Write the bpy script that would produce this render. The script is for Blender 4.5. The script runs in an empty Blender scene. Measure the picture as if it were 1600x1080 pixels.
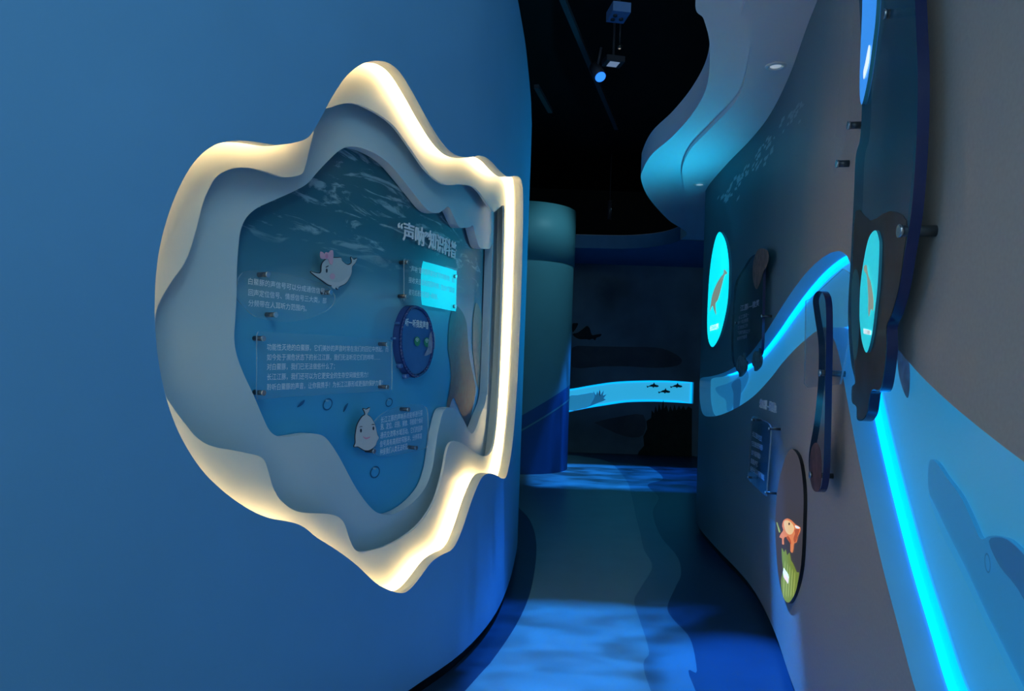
import bpy, bmesh, math, random
import numpy as np
from mathutils import Vector, Matrix
from mathutils.geometry import delaunay_2d_cdt

random.seed(7)
S = bpy.context.scene
COL = S.collection
PI = math.pi

# ------------------------------------------------------------------ camera
FPX, EYE = 1120.0, 1.5                       # focal length in pixels of a 1600 px wide frame, eye height
PITCH, ROLL = math.radians(1.18), math.radians(2.0)
cam_d = bpy.data.cameras.new('camera')
cam = bpy.data.objects.new('camera', cam_d)
COL.objects.link(cam)
cam_d.sensor_width = 36.0
cam_d.lens = FPX / 1600 * 36.0
cam_d.clip_start = 0.02
CAM_R = Matrix.Rotation(PI / 2 + PITCH, 3, 'X') @ Matrix.Rotation(ROLL, 3, 'Z')
cam.matrix_world = Matrix.Translation((0, 0, EYE)) @ CAM_R.to_4x4()
S.camera = cam
S.view_settings.view_transform = 'Standard'
S.view_settings.look = 'None'
S.view_settings.exposure = 0.0
S.view_settings.gamma = 1.0
S.view_settings.use_curve_mapping = False

# ------------------------------------------------------------------ world and big lights
W = bpy.data.worlds.new('world')
S.world = W
W.use_nodes = True
bg = W.node_tree.nodes['Background']
bg.inputs[0].default_value = (0.56, 0.80, 0.92, 1)
bg.inputs[1].default_value = 1.0


def lamp(name, kind, loc, target, color, energy, **kw):
    d = bpy.data.lights.new(name, kind)
    d.color = color
    d.energy = energy
    for k, v in kw.items():
        setattr(d, k, v)
    o = bpy.data.objects.new(name, d)
    COL.objects.link(o)
    o.location = loc
    if target is not None:
        v = Vector(target) - Vector(loc)
        o.rotation_euler = v.to_track_quat('-Z', 'Y').to_euler()
    return o


# unseen area lamp added behind the viewer to fill in the hall light
lamp('hall_fill', 'AREA', (0.6, -0.9, 3.9), (-0.1, 3.6, 2.2), (0.45, 0.80, 1.0), 38, shape='RECTANGLE', size=1.6, size_y=1.2)


def gobo(o, scale, lo, hi, seed, hx, hy):
    """break up a projector lamp's beam with a cloudy slide"""
    d = o.data
    d.use_nodes = True
    nt = d.node_tree
    em = nt.nodes['Emission']
    tc = nt.nodes.new('ShaderNodeTexCoord')
    sep = nt.nodes.new('ShaderNodeSeparateXYZ')
    nt.links.new(tc.outputs['Normal'], sep.inputs[0])
    dx = nt.nodes.new('ShaderNodeMath'); dx.operation = 'DIVIDE'
    dy = nt.nodes.new('ShaderNodeMath'); dy.operation = 'DIVIDE'
    nt.links.new(sep.outputs[0], dx.inputs[0]); nt.links.new(sep.outputs[2], dx.inputs[1])
    nt.links.new(sep.outputs[1], dy.inputs[0]); nt.links.new(sep.outputs[2], dy.inputs[1])
    cmb = nt.nodes.new('ShaderNodeCombineXYZ')
    nt.links.new(dx.outputs[0], cmb.inputs[0]); nt.links.new(dy.outputs[0], cmb.inputs[1])
    cmb.inputs[2].default_value = seed
    st = nt.nodes.new('ShaderNodeMapping'); st.inputs['Scale'].default_value = (0.7, 1.5, 1)
    nt.links.new(cmb.outputs[0], st.inputs['Vector'])
    nz = nt.nodes.new('ShaderNodeTexNoise')
    nz.inputs['Scale'].default_value = scale
    nz.inputs['Detail'].default_value = 3
    nz.inputs['Roughness'].default_value = 0.55
    nz.inputs['Distortion'].default_value = 0.6
    nt.links.new(st.outputs[0], nz.inputs['Vector'])
    rp = nt.nodes.new('ShaderNodeMapRange')
    rp.inputs['From Min'].default_value = 0.36
    rp.inputs['From Max'].default_value = 0.66
    rp.inputs['To Min'].default_value = lo
    rp.inputs['To Max'].default_value = hi
    nt.links.new(nz.outputs['Fac'], rp.inputs['Value'])
    out = rp.outputs[0]
    for ax, h in ((dx, hx), (dy, hy)):                     # the slide is a rectangle with soft edges
        ab = nt.nodes.new('ShaderNodeMath'); ab.operation = 'ABSOLUTE'
        nt.links.new(ax.outputs[0], ab.inputs[0])
        wv = nt.nodes.new('ShaderNodeMath'); wv.operation = 'MULTIPLY_ADD'; wv.inputs[1].default_value = 0.10
        nt.links.new(nz.outputs['Fac'], wv.inputs[0]); nt.links.new(ab.outputs[0], wv.inputs[2])
        mr = nt.nodes.new('ShaderNodeMapRange')
        mr.inputs['From Min'].default_value = h + 0.05
        mr.inputs['From Max'].default_value = h + 0.02
        nt.links.new(wv.outputs[0], mr.inputs['Value'])
        mu = nt.nodes.new('ShaderNodeMath'); mu.operation = 'MULTIPLY'
        nt.links.new(out, mu.inputs[0]); nt.links.new(mr.outputs[0], mu.inputs[1])
        out = mu.outputs[0]
    nt.links.new(out, em.inputs['Strength'])
    return o


# unseen spot added above the corridor end to brighten the pillar
lamp('pillar_fill_spot', 'SPOT', (1.55, 8.5, 4.5), (-0.3, 10.2, 1.3), (0.40, 0.85, 1.0), 80, spot_size=math.radians(58), spot_blend=0.9, shadow_soft_size=0.1)

# water-effect projectors on the dark ceiling, shining down on the floor
gobo(lamp('water_projector_beam', 'SPOT', (0.74, 3.1, 4.2), None, (0.02, 0.27, 1.0), 1350,
          spot_size=math.radians(80), spot_blend=0.1, shadow_soft_size=0.03), 16.0, 0.35, 1.35, 3.1, 0.235, 0.345)
gobo(lamp('water_projector_beam', 'SPOT', (1.6, 9.6, 4.2), None, (0.02, 0.27, 1.0), 1250,
          spot_size=math.radians(80), spot_blend=0.1, shadow_soft_size=0.03), 12.0, 0.2, 1.3, 8.4, 0.33, 0.26)


# ------------------------------------------------------------------ helpers
def ray(x, y):
    return CAM_R @ Vector(((x - 800) / FPX, (540 - y) / FPX, -1))


def on_z(x, y, z):
    d = ray(x, y)
    t = (z - EYE) / d.z
    return Vector((d.x * t, d.y * t, z))


def on_y(x, y, Y):
    d = ray(x, y)
    t = Y / d.y
    return Vector((d.x * t, Y, EYE + d.z * t))


def spline(pts, n=8, closed=False):
    """Catmull-Rom through 2-D points"""
    P = [Vector(p) for p in pts]
    N = len(P)
    out = []
    rng = N if closed else N - 1
    for i in range(rng):
        if closed:
            a, b, c, d = P[(i - 1) % N], P[i], P[(i + 1) % N], P[(i + 2) % N]
        else:
            b, c = P[i], P[i + 1]
            a = P[i - 1] if i else b * 2 - c
            d = P[i + 2] if i + 2 < N else c * 2 - b
        for k in range(n):
            t = k / n
            out.append(0.5 * (2 * b + (c - a) * t + (2 * a - 5 * b + 4 * c - d) * t * t + (3 * b - a - 3 * c + d) * t ** 3))
    if not closed:
        out.append(P[-1].copy())
    return out


class Surf:
    """an upright curved wall: s along its plan curve, z up, n out into the corridor"""

    def __init__(self, pts, side, lean=None):
        self.p = spline(pts, 24)
        self.side = side
        self.lean = lean
        self.s = [0.0]
        for a, b in zip(self.p, self.p[1:]):
            self.s.append(self.s[-1] + (b - a).length)
        self.S = np.array(self.s)
        N = len(self.p)
        self.nrm = []
        for i in range(N):
            t = self.p[min(i + 1, N - 1)] - self.p[max(i - 1, 0)]
            t.normalize()
            self.nrm.append(Vector((t.y, -t.x)) * side)
        self.X = np.array([q.x for q in self.p]); self.Y = np.array([q.y for q in self.p])
        self.NX = np.array([q.x for q in self.nrm]); self.NY = np.array([q.y for q in self.nrm])

    def at(self, s, z, n=0.0):
        x = np.interp(s, self.S, self.X); y = np.interp(s, self.S, self.Y)
        nx = np.interp(s, self.S, self.NX); ny = np.interp(s, self.S, self.NY)
        l = math.hypot(nx, ny)
        q = Vector((x + nx / l * n, y + ny / l * n, z))
        if self.lean:
            q.x += self.lean(z)
        return q

    def hit(self, px, py, n=0.0):
        """where the sight line through a point of the picture meets this wall"""
        d = ray(px, py)
        ax = self.X + self.NX * n; ay = self.Y + self.NY * n
        c = d.x * ay - d.y * ax
        best = None
        for i in range(len(ax) - 1):
            if (c[i] <= 0) != (c[i + 1] <= 0):
                w = c[i] / (c[i] - c[i + 1])
                y = ay[i] + (ay[i + 1] - ay[i]) * w
                if y <= 0.2:
                    continue
                if best is None or y < best[0]:
                    best = (y, self.S[i] + (self.S[i + 1] - self.S[i]) * w)
        if best is None:
            j = int(np.argmin(np.where(ay > 0.5, np.abs(c) / np.maximum(ay, 0.1), 1e9)))
            best = (ay[j], self.S[j])
        t = best[0] / d.y
        return Vector((best[1], EYE + d.z * t))

    def trace(self, pix, n=0.0, k=5, closed=True):
        return [self.hit(q.x, q.y, n) for q in spline(pix, k, closed)]


def grow(poly, d):
    """offset a closed outline outward by d"""
    A = sum(a.x * b.y - b.x * a.y for a, b in zip(poly, poly[1:] + poly[:1]))
    sg = 1 if A > 0 else -1
    out = []
    N = len(poly)
    for i in range(N):
        t = poly[(i + 2) % N] - poly[i - 2]
        if t.length < 1e-9:
            t = Vector((1, 0))
        t.normalize()
        out.append(poly[i] + Vector((t.y, -t.x)) * sg * d)
    return out


def inside(px, py, poly):
    x = np.array([p.x for p in poly]); y = np.array([p.y for p in poly])
    x2 = np.roll(x, -1); y2 = np.roll(y, -1)
    cnt = np.zeros(len(px), int)
    for a, b, c, d in zip(x, y, x2, y2):
        if b == d:
            continue
        m = ((b > py) != (d > py)) & (px < (c - a) * (py - b) / (d - b) + a)
        cnt += m
    return cnt % 2 == 1


def triangulate(outer, holes=(), grid=None):
    """-> (verts2d, tris) of an outline less its holes; grid = spacing of extra points"""
    V, Ed = [], []
    for loop in [outer] + list(holes):
        b = len(V)
        V += [Vector((p.x, p.y)) for p in loop]
        Ed += [(b + i, b + (i + 1) % len(loop)) for i in range(len(loop))]
    if grid:
        xs = [p.x for p in outer]; ys = [p.y for p in outer]
        gx = np.arange(min(xs) + grid[0] / 2, max(xs), grid[0]); gy = np.arange(min(ys) + grid[1] / 2, max(ys), grid[1])
        G = np.array([(a, b) for a in gx for b in gy]) if len(gx) and len(gy) else np.zeros((0, 2))
        if len(G):
            m = inside(G[:, 0], G[:, 1], outer)
            for h in holes:
                m &= ~inside(G[:, 0], G[:, 1], h)
            V += [Vector((a, b)) for a, b in G[m]]
    v, e, f, *_ = delaunay_2d_cdt(V, Ed, [], 0, 1e-6)
    c = np.array([[(v[t[0]].x + v[t[1]].x + v[t[2]].x) / 3, (v[t[0]].y + v[t[1]].y + v[t[2]].y) / 3] for t in f])
    m = inside(c[:, 0], c[:, 1], outer)
    for h in holes:
        m &= ~inside(c[:, 0], c[:, 1], h)
    return [Vector(q) for q in v], [list(t) for t, k in zip(f, m) if k]


class MB:
    """collects faces of one mesh, with a uv per vertex"""

    def __init__(self):
        self.v, self.f, self.u, self.sm = [], [], [], []

    def add(self, verts, faces, uv=None, smooth=False):
        b = len(self.v)
        self.v += [tuple(q) for q in verts]
        self.u += [tuple(q)[:2] for q in (uv if uv is not None else verts)]
        self.f += [[b + i for i in t] for t in faces]
        self.sm += [smooth] * len(faces)
        return self

    def strip(self, A, B, closed=True, uvA=None, uvB=None, smooth=True):
        n = len(A)
        fs = [[i, (i + 1) % n, n + (i + 1) % n, n + i] for i in range(n if closed else n - 1)]
        uv = list(uvA) + list(uvB) if uvA is not None else None
        return self.add(list(A) + list(B), fs, uv, smooth)

    def box(self, c, size, rot=None):
        h = Vector(size) / 2
        vs = []
        for sx in (-1, 1):
            for sy in (-1, 1):
                for sz in (-1, 1):
                    q = Vector((sx * h.x, sy * h.y, sz * h.z))
                    if rot:
                        q = rot @ q
                    vs.append(q + Vector(c))
        return self.add(vs, [[0, 1, 3, 2], [4, 6, 7, 5], [0, 4, 5, 1], [2, 3, 7, 6], [0, 2, 6, 4], [1, 5, 7, 3]])

    def tube(self, a, b, r0, r1=None, n=14, cap=True):
        a, b = Vector(a), Vector(b)
        r1 = r0 if r1 is None else r1
        ax = (b - a).normalized()
        u = ax.orthogonal().normalized(); w = ax.cross(u)
        R0 = [a + (u * math.cos(t) + w * math.sin(t)) * r0 for t in [2 * PI * i / n for i in range(n)]]
        R1 = [b + (u * math.cos(t) + w * math.sin(t)) * r1 for t in [2 * PI * i / n for i in range(n)]]
        self.strip(R0, R1)
        if cap:
            self.add(R0, [list(range(n))[::-1]]); self.add(R1, [list(range(n))])
        return self

    def path(self, P, r, n=8):
        for a, b in zip(P, P[1:]):
            self.tube(a, b, r, n=n)
        return self

    def build(self, name, mat, parent=None, origin=None, fix=True):
        me = bpy.data.meshes.new(name)
        o0 = Vector(origin) if origin is not None else Vector((0, 0, 0))
        me.from_pydata([Vector(q) - o0 for q in self.v], [], self.f)
        uvl = me.uv_layers.new(name='plan')
        li = np.zeros(len(me.loops), int)
        me.loops.foreach_get('vertex_index', li)
        U = np.array(self.u, float)[li]
        uvl.data.foreach_set('uv', U.ravel())
        me.polygons.foreach_set('use_smooth', self.sm)
        if fix:
            bm = bmesh.new(); bm.from_mesh(me)
            bmesh.ops.remove_doubles(bm, verts=bm.verts, dist=1e-5)
            bmesh.ops.recalc_face_normals(bm, faces=bm.faces)
            bm.to_mesh(me); bm.free()
        me.update()
        me.materials.append(mat)
        o = bpy.data.objects.new(name, me)
        COL.objects.link(o)
        o.location = o0
        if parent is not None:
            o.parent = parent
            o.matrix_parent_inverse = Matrix.Translation(-Vector(parent.location))   # built in world places
        return o


def tag(o, label, cat=None, group=None, kind=None):
    o['label'] = label
    if cat:
        o['category'] = cat
    if group:
        o['group'] = group
    if kind:
        o['kind'] = kind
    return o


def struct(o, label=None):
    o['kind'] = 'structure'
    if label:
        o['label'] = label
    return o


def thing(name, loc, label, cat, group=None):
    o = bpy.data.objects.new(name, None)
    o.empty_display_size = 0.05
    COL.objects.link(o)
    o.location = loc
    return tag(o, label, cat, group)


def sheet(mb, surf, outer, n0, thick, holes=(), grid=None, back=False, rim=True):
    """a sheet that follows a wall: front at n0, edges back to n0-thick"""
    v, f = triangulate(outer, holes, grid)
    mb.add([surf.at(q.x, q.y, n0) for q in v], f, v, True)
    if back:
        mb.add([surf.at(q.x, q.y, n0 - thick) for q in v], [t[::-1] for t in f], v, True)
    if rim and thick:
        for lp in [outer] + list(holes):
            mb.strip([surf.at(q.x, q.y, n0) for q in lp], [surf.at(q.x, q.y, n0 - thick) for q in lp], True, lp, lp)
    return mb


# ------------------------------------------------------------------ materials
def nodes(name):
    m = bpy.data.materials.new(name)
    m.use_nodes = True
    nt = m.node_tree
    return m, nt, nt.nodes['Principled BSDF']


def paint(name, col, rough=0.6, var=0.06, scale=6.0, bump=0.0, spec=0.3, metal=0.0, coat=0.0):
    """plain finish with slight mottling"""
    m, nt, b = nodes(name)
    b.inputs['Roughness'].default_value = rough
    b.inputs['Specular IOR Level'].default_value = spec
    b.inputs['Metallic'].default_value = metal
    b.inputs['Coat Weight'].default_value = coat
    g = nt.nodes.new('ShaderNodeNewGeometry')
    nz = nt.nodes.new('ShaderNodeTexNoise')
    nz.inputs['Scale'].default_value = scale
    nz.inputs['Detail'].default_value = 4
    nt.links.new(g.outputs['Position'], nz.inputs['Vector'])
    r = nt.nodes.new('ShaderNodeValToRGB')
    r.color_ramp.elements[0].position = 0.3
    r.color_ramp.elements[1].position = 0.7
    r.color_ramp.elements[0].color = (*[c * (1 - var) for c in col], 1)
    r.color_ramp.elements[1].color = (*[min(1, c * (1 + var)) for c in col], 1)
    nt.links.new(nz.outputs['Fac'], r.inputs[0])
    nt.links.new(r.outputs[0], b.inputs['Base Color'])
    if bump:
        bp = nt.nodes.new('ShaderNodeBump')
        bp.inputs['Strength'].default_value = bump
        bp.inputs['Distance'].default_value = 0.002
        n2 = nt.nodes.new('ShaderNodeTexNoise')
        n2.inputs['Scale'].default_value = 160
        nt.links.new(g.outputs['Position'], n2.inputs['Vector'])
        nt.links.new(n2.outputs['Fac'], bp.inputs['Height'])
        nt.links.new(bp.outputs[0], b.inputs['Normal'])
    return m


def glow(name, col, strength, base=None):
    m, nt, b = nodes(name)
    b.inputs['Base Color'].default_value = (*(base or col), 1)
    b.inputs['Roughness'].default_value = 0.4
    b.inputs['Emission Color'].default_value = (*col, 1)
    b.inputs['Emission Strength'].default_value = strength
    return m


def acrylic(name, col, clear, rough=0.08):
    """tinted acrylic sheet: part see-through, glossy"""
    m, nt, b = nodes(name)
    b.inputs['Base Color'].default_value = (*col, 1)
    b.inputs['Roughness'].default_value = rough
    b.inputs['Alpha'].default_value = 1 - clear
    b.inputs['Specular IOR Level'].default_value = 0.5
    return m


def L(r, g, b):
    """sRGB 0-255 -> linear"""
    def f(c):
        c /= 255
        return c / 12.92 if c <= 0.04045 else ((c + 0.055) / 1.055) ** 2.4
    return (f(r), f(g), f(b))


M = {}
M['wall_blue'] = paint('blue_wall_paint', (0.155, 0.40, 0.69), 0.55, 0.03, 2.5, 0.15, 0.25)
M['wall_grey'] = None  # mural, below
M['white'] = paint('white_lacquer', (0.74, 0.78, 0.76), 0.42, 0.02, 3.0, 0, 0.35)
M['inner_board'] = paint('pale_blue_lacquer', (0.50, 0.66, 0.75), 0.42, 0.02, 3.0, 0, 0.35)
M['cut_edge'] = paint('pale_cut_edge', (0.74, 0.77, 0.74), 0.5, 0.03, 8.0)
M['warm_led'] = glow('warm_led', (1.0, 0.68, 0.32), 24)
M['cyan_led'] = glow('cyan_led', (0.0, 0.46, 1.0), 1.2)
M['black'] = paint('black_ceiling_paint', (0.006, 0.006, 0.007), 0.8, 0.2)
M['kick'] = paint('black_kick_plate', (0.006, 0.007, 0.01), 0.5, 0.2)
M['soffit'] = paint('pale_blue_soffit_paint', (0.72, 0.74, 0.78), 0.6, 0.02, 2.0)
M['metal'] = paint('dark_steel', (0.10, 0.11, 0.12), 0.35, 0.1, 30, metal=0.7)
M['chrome'] = paint('bright_steel', (0.55, 0.57, 0.6), 0.25, 0.05, 30, metal=0.9)
M['text'] = paint('pale_print', (0.86, 0.92, 0.96), 0.6, 0.02)


def mural_right():
    """grey wall with a teal river painted on it; uv = metres along and up the wall"""
    m, nt, b = nodes('grey_mural_paint')
    b.inputs['Roughness'].default_value = 0.5
    b.inputs['Specular IOR Level'].default_value = 0.3
    uv = nt.nodes.new('ShaderNodeUVMap'); uv.uv_map = 'plan'
    sep = nt.nodes.new('ShaderNodeSeparateXYZ')
    nt.links.new(uv.outputs[0], sep.inputs[0])
    nz = nt.nodes.new('ShaderNodeTexNoise')
    nz.inputs['Scale'].default_value = 0.9
    nz.inputs['Detail'].default_value = 3
    nt.links.new(uv.outputs[0], nz.inputs['Vector'])
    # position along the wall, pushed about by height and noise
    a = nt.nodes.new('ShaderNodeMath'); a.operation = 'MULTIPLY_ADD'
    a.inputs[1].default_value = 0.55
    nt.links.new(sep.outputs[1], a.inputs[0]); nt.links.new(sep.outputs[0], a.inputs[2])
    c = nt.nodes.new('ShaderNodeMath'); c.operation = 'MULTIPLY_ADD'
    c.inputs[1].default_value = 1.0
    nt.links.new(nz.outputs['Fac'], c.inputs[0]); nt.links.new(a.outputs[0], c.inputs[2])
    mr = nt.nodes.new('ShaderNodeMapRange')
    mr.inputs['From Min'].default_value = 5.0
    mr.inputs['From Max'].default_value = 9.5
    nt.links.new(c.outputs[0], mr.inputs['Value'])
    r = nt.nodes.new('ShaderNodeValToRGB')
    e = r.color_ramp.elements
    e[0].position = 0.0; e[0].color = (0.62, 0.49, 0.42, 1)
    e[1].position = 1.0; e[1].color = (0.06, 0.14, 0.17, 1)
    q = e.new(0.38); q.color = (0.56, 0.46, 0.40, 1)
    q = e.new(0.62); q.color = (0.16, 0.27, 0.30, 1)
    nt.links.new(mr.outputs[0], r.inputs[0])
    n2 = nt.nodes.new('ShaderNodeTexNoise')
    n2.inputs['Scale'].default_value = 90
    nt.links.new(uv.outputs[0], n2.inputs['Vector'])
    mx = nt.nodes.new('ShaderNodeMixRGB'); mx.blend_type = 'OVERLAY'
    mx.inputs[0].default_value = 0.12
    nt.links.new(r.outputs[0], mx.inputs[1]); nt.links.new(n2.outputs['Fac'], mx.inputs[2])
    nt.links.new(mx.outputs[0], b.inputs['Base Color'])
    return m


def sea_print():
    """printed sea picture of the display back panel; uv = metres along and up the wall"""
    m, nt, b = nodes('printed_sea_picture')
    b.inputs['Roughness'].default_value = 0.45
    uv = nt.nodes.new('ShaderNodeUVMap'); uv.uv_map = 'plan'
    sep = nt.nodes.new('ShaderNodeSeparateXYZ')
    nt.links.new(uv.outputs[0], sep.inputs[0])
    r = nt.nodes.new('ShaderNodeValToRGB')
    mr = nt.nodes.new('ShaderNodeMapRange')
    mr.inputs['From Min'].default_value = 0.7
    mr.inputs['From Max'].default_value = 2.5
    nzb = nt.nodes.new('ShaderNodeTexNoise')
    nzb.inputs['Scale'].default_value = 1.3
    nt.links.new(uv.outputs[0], nzb.inputs['Vector'])
    ad = nt.nodes.new('ShaderNodeMath'); ad.operation = 'MULTIPLY_ADD'
    ad.inputs[1].default_value = 0.25
    nt.links.new(nzb.outputs['Fac'], ad.inputs[0]); nt.links.new(sep.outputs[1], ad.inputs[2])
    nt.links.new(ad.outputs[0], mr.inputs['Value'])
    nt.links.new(mr.outputs[0], r.inputs[0])
    e = r.color_ramp.elements
    e[0].position = 0.0; e[0].color = (0.05, 0.43, 0.72, 1)
    e[1].position = 1.0; e[1].color = (0.020, 0.13, 0.17, 1)
    for p, c in ((0.30, (0.05, 0.42, 0.74)), (0.58, (0.10, 0.44, 0.68)), (0.655, (0.19, 0.43, 0.56)), (0.70, (0.06, 0.24, 0.36)), (0.80, (0.025, 0.15, 0.22))):
        q = e.new(p); q.color = (*c, 1)
    # wave crests: long thin streaks, only on the sea surface at the top
    mp = nt.nodes.new('ShaderNodeMapping')
    mp.inputs['Scale'].default_value = (3.4, 17, 1)
    mp.inputs['Rotation'].default_value = (0, 0, math.radians(-5))
    nt.links.new(uv.outputs[0], mp.inputs['Vector'])
    w = nt.nodes.new('ShaderNodeTexNoise')
    w.inputs['Scale'].default_value = 1.0
    w.inputs['Detail'].default_value = 7
    w.inputs['Roughness'].default_value = 0.62
    w.inputs['Distortion'].default_value = 1.3
    nt.links.new(mp.outputs[0], w.inputs['Vector'])
    wr = nt.nodes.new('ShaderNodeMapRange')
    wr.inputs['From Min'].default_value = 0.545
    wr.inputs['From Max'].default_value = 0.63
    nt.links.new(w.outputs['Fac'], wr.inputs['Value'])
    top = nt.nodes.new('ShaderNodeMapRange')
    top.inputs['From Min'].default_value = 1.86
    top.inputs['From Max'].default_value = 1.98
    nt.links.new(sep.outputs[1], top.inputs['Value'])
    mul = nt.nodes.new('ShaderNodeMath'); mul.operation = 'MULTIPLY'
    nt.links.new(wr.outputs[0], mul.inputs[0]); nt.links.new(top.outputs[0], mul.inputs[1])
    m2 = nt.nodes.new('ShaderNodeMath'); m2.operation = 'MULTIPLY'; m2.inputs[1].default_value = 0.65
    nt.links.new(mul.outputs[0], m2.inputs[0])
    mx = nt.nodes.new('ShaderNodeMixRGB')
    mx.inputs[2].default_value = (0.42, 0.60, 0.68, 1)
    nt.links.new(m2.outputs[0], mx.inputs[0]); nt.links.new(r.outputs[0], mx.inputs[1])
    nt.links.new(mx.outputs[0], b.inputs['Base Color'])
    return m


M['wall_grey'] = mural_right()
M['sea'] = sea_print()

# ------------------------------------------------------------------ the two curved walls
LEAN = lambda z: -0.25 * max(0.0, (z - 3.3) / 1.0) ** 2
LW = Surf([(-3.2, -2.5), (-2.44, -1.0), (-1.94, 0.0), (-1.44, 1.0), (-0.94, 2.0), (-0.60, 2.68), (-0.388, 3.11), (-0.19, 3.52), (-0.05, 4.02), (0.03, 4.6),
           (0.075, 5.2), (0.098, 5.75), (0.07, 6.25), (-0.06, 6.75), (-0.35, 7.15), (-0.9, 7.4), (-1.8, 7.5)], 1, LEAN)
RW = Surf([(0.42, -2.5), (0.62, -1.0), (0.75, 0.0), (0.91, 1.2), (1.11, 2.25), (1.318, 3.24), (1.488, 3.95), (1.605, 4.58), (1.652, 5.1), (1.672, 5.7),
           (1.722, 6.45), (1.80, 6.80), (1.98, 7.05), (2.3, 7.2), (3.4, 7.3)], -1)
LTOP, RTOP = 4.55, 3.5

# ---- outlines of the layered display in the left wall, read off the picture
O0_PIX = [(590, 95), (606, 98), (624, 112), (645, 145), (668, 187), (690, 222), (710, 241), (732, 246), (750, 243), (765, 250), (780, 266),
          (793, 276), (806, 275), (815, 283), (817.5, 320), (815.5, 420), (812, 520), (807, 620), (800, 700), (792, 742), (785, 748), (776, 743),
          (764, 740), (752, 748), (738, 780), (722, 828), (708, 857), (689, 868), (673, 880), (652, 908), (638, 923), (626, 927),
          (608, 922), (587, 911), (557, 883), (528, 861), (495, 840), (475, 824), (455, 816), (422, 810), (391, 797), (354, 772),
          (321, 741), (295, 705), (274, 664), (258, 616), (247, 560), (242, 500), (243, 440), (250, 385), (265, 330), (285, 283),
          (308, 248), (335, 227), (365, 220), (395, 221), (430, 226), (460, 223), (480, 216), (490, 204), (502, 183), (517, 155), (537, 124), (556, 106), (574, 97)]
O1_PIX = [(549, 161), (570, 167), (597, 182), (618, 200), (642, 233), (663, 263), (681, 281), (698, 289), (720, 288), (738, 291), (750, 302),
          (762, 320), (771, 331), (779, 326), (786, 321), (790, 334), (791, 400), (790.5, 480), (788.5, 560), (784, 610), (777, 663), (771, 697), (765, 709),
          (756, 713), (742, 707), (727, 696), (714, 690), (704, 692), (698, 706), (692, 738), (679, 782), (657, 817), (626, 842), (594, 857),
          (568, 862), (556, 860), (547, 845), (539, 820), (530, 809), (516, 804), (480, 802), (458, 797), (437, 780), (426, 760),
          (419, 736), (414, 721), (405, 713), (385, 708), (360, 703), (333, 698), (309, 685), (282, 653), (257, 616), (241, 580), (233, 540),
          (241, 505), (246, 480), (257, 457), (274, 431), (288, 412), (299, 385), (310, 345), (318, 315), (330, 288), (341, 274), (355, 266), (372, 262),
          (395, 263), (418, 269), (440, 276), (457, 276), (471, 272), (477, 260), (484, 232), (493, 195), (503, 172), (517, 168), (531, 163)]
O2_PIX = [(552, 229), (580, 237), (606, 254), (628, 279), (650, 307), (668, 328), (683, 333), (693, 328), (700, 323), (706, 332), (717, 354), (726, 356), (734, 355),
          (739, 353), (744, 371), (750, 387), (764, 389), (772, 385), (776, 400), (777.5, 440), (778, 520), (776, 570), (771, 600), (762, 622), (751, 648), (740, 676), (733, 673),
          (723, 654), (713, 640), (703, 637), (693, 643), (685, 672), (680, 704), (675, 734), (664, 763), (642, 788), (617, 803), (600, 804), (582, 796),
          (557, 764), (531, 716), (514, 690), (502, 680), (484, 678), (458, 682), (438, 683), (422, 674), (409, 648), (396, 617), (380, 583),
          (370, 555), (366, 530), (367.5, 500), (369.5, 465), (370, 425), (372.5, 385), (376, 360), (385, 340), (402, 325), (430, 312), (459, 299),
          (480, 287), (495, 270), (512, 252), (532, 234)]
N_J, N1, N2, NG = -0.05, -0.115, -0.18, -0.235     # depths of wall edge, outer layer, inner layer, picture
O0 = LW.trace(O0_PIX, 0.0, 4)
O1 = LW.trace(O1_PIX, N1, 4)
O2 = LW.trace(O2_PIX, N2, 4)


def keep_in(P, c):
    """the holes of deeper boards stay inside the opening at the far end of the wall"""
    b = 0.18
    return [Vector((p.x if p.x < c - b else c - b * math.exp(-(p.x - c + b) / b), p.y)) for p in P]


O1, O2 = keep_in(O1, 7.95), keep_in(O2, 7.86)
OUT = grow(O0, 0.085)


def rect(s0, s1, z0, z1, ds=0.12, dz=0.2):
    n = max(2, int((s1 - s0) / ds)); k = max(2, int((z1 - z0) / dz))
    P = [Vector((s0 + (s1 - s0) * i / n, z0)) for i in range(n)]
    P += [Vector((s1, z0 + (z1 - z0) * i / k)) for i in range(k)]
    P += [Vector((s1 - (s1 - s0) * i / n, z1)) for i in range(n)]
    P += [Vector((s0, z1 - (z1 - z0) * i / k)) for i in range(k)]
    return P


KZ = 0.07
SL1 = float(LW.S[-1]); SR1 = float(RW.S[-1])
mb = MB()
v, f = triangulate(rect(0, SL1, KZ, LTOP), [O0], (0.10, 0.14))
mb.add([LW.at(q.x, q.y, 0) for q in v], f, v, True)
wl = struct(mb.build('wall_left', M['wall_blue'], fix=False), 'smooth curved blue wall holding the wavy lit display')
mb = MB(); n = 200
A = [LW.at(SL1 * i / n, 0, -0.035) for i in range(n + 1)]
B = [LW.at(SL1 * i / n, KZ + 0.002, -0.035) for i in range(n + 1)]
C = [LW.at(SL1 * i / n, KZ, 0.0) for i in range(n + 1)]
mb.strip(A, B, False); mb.strip(B, C, False)
struct(mb.build('baseboard_left', M['kick']), 'recessed black kick plate under the blue wall')

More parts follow.
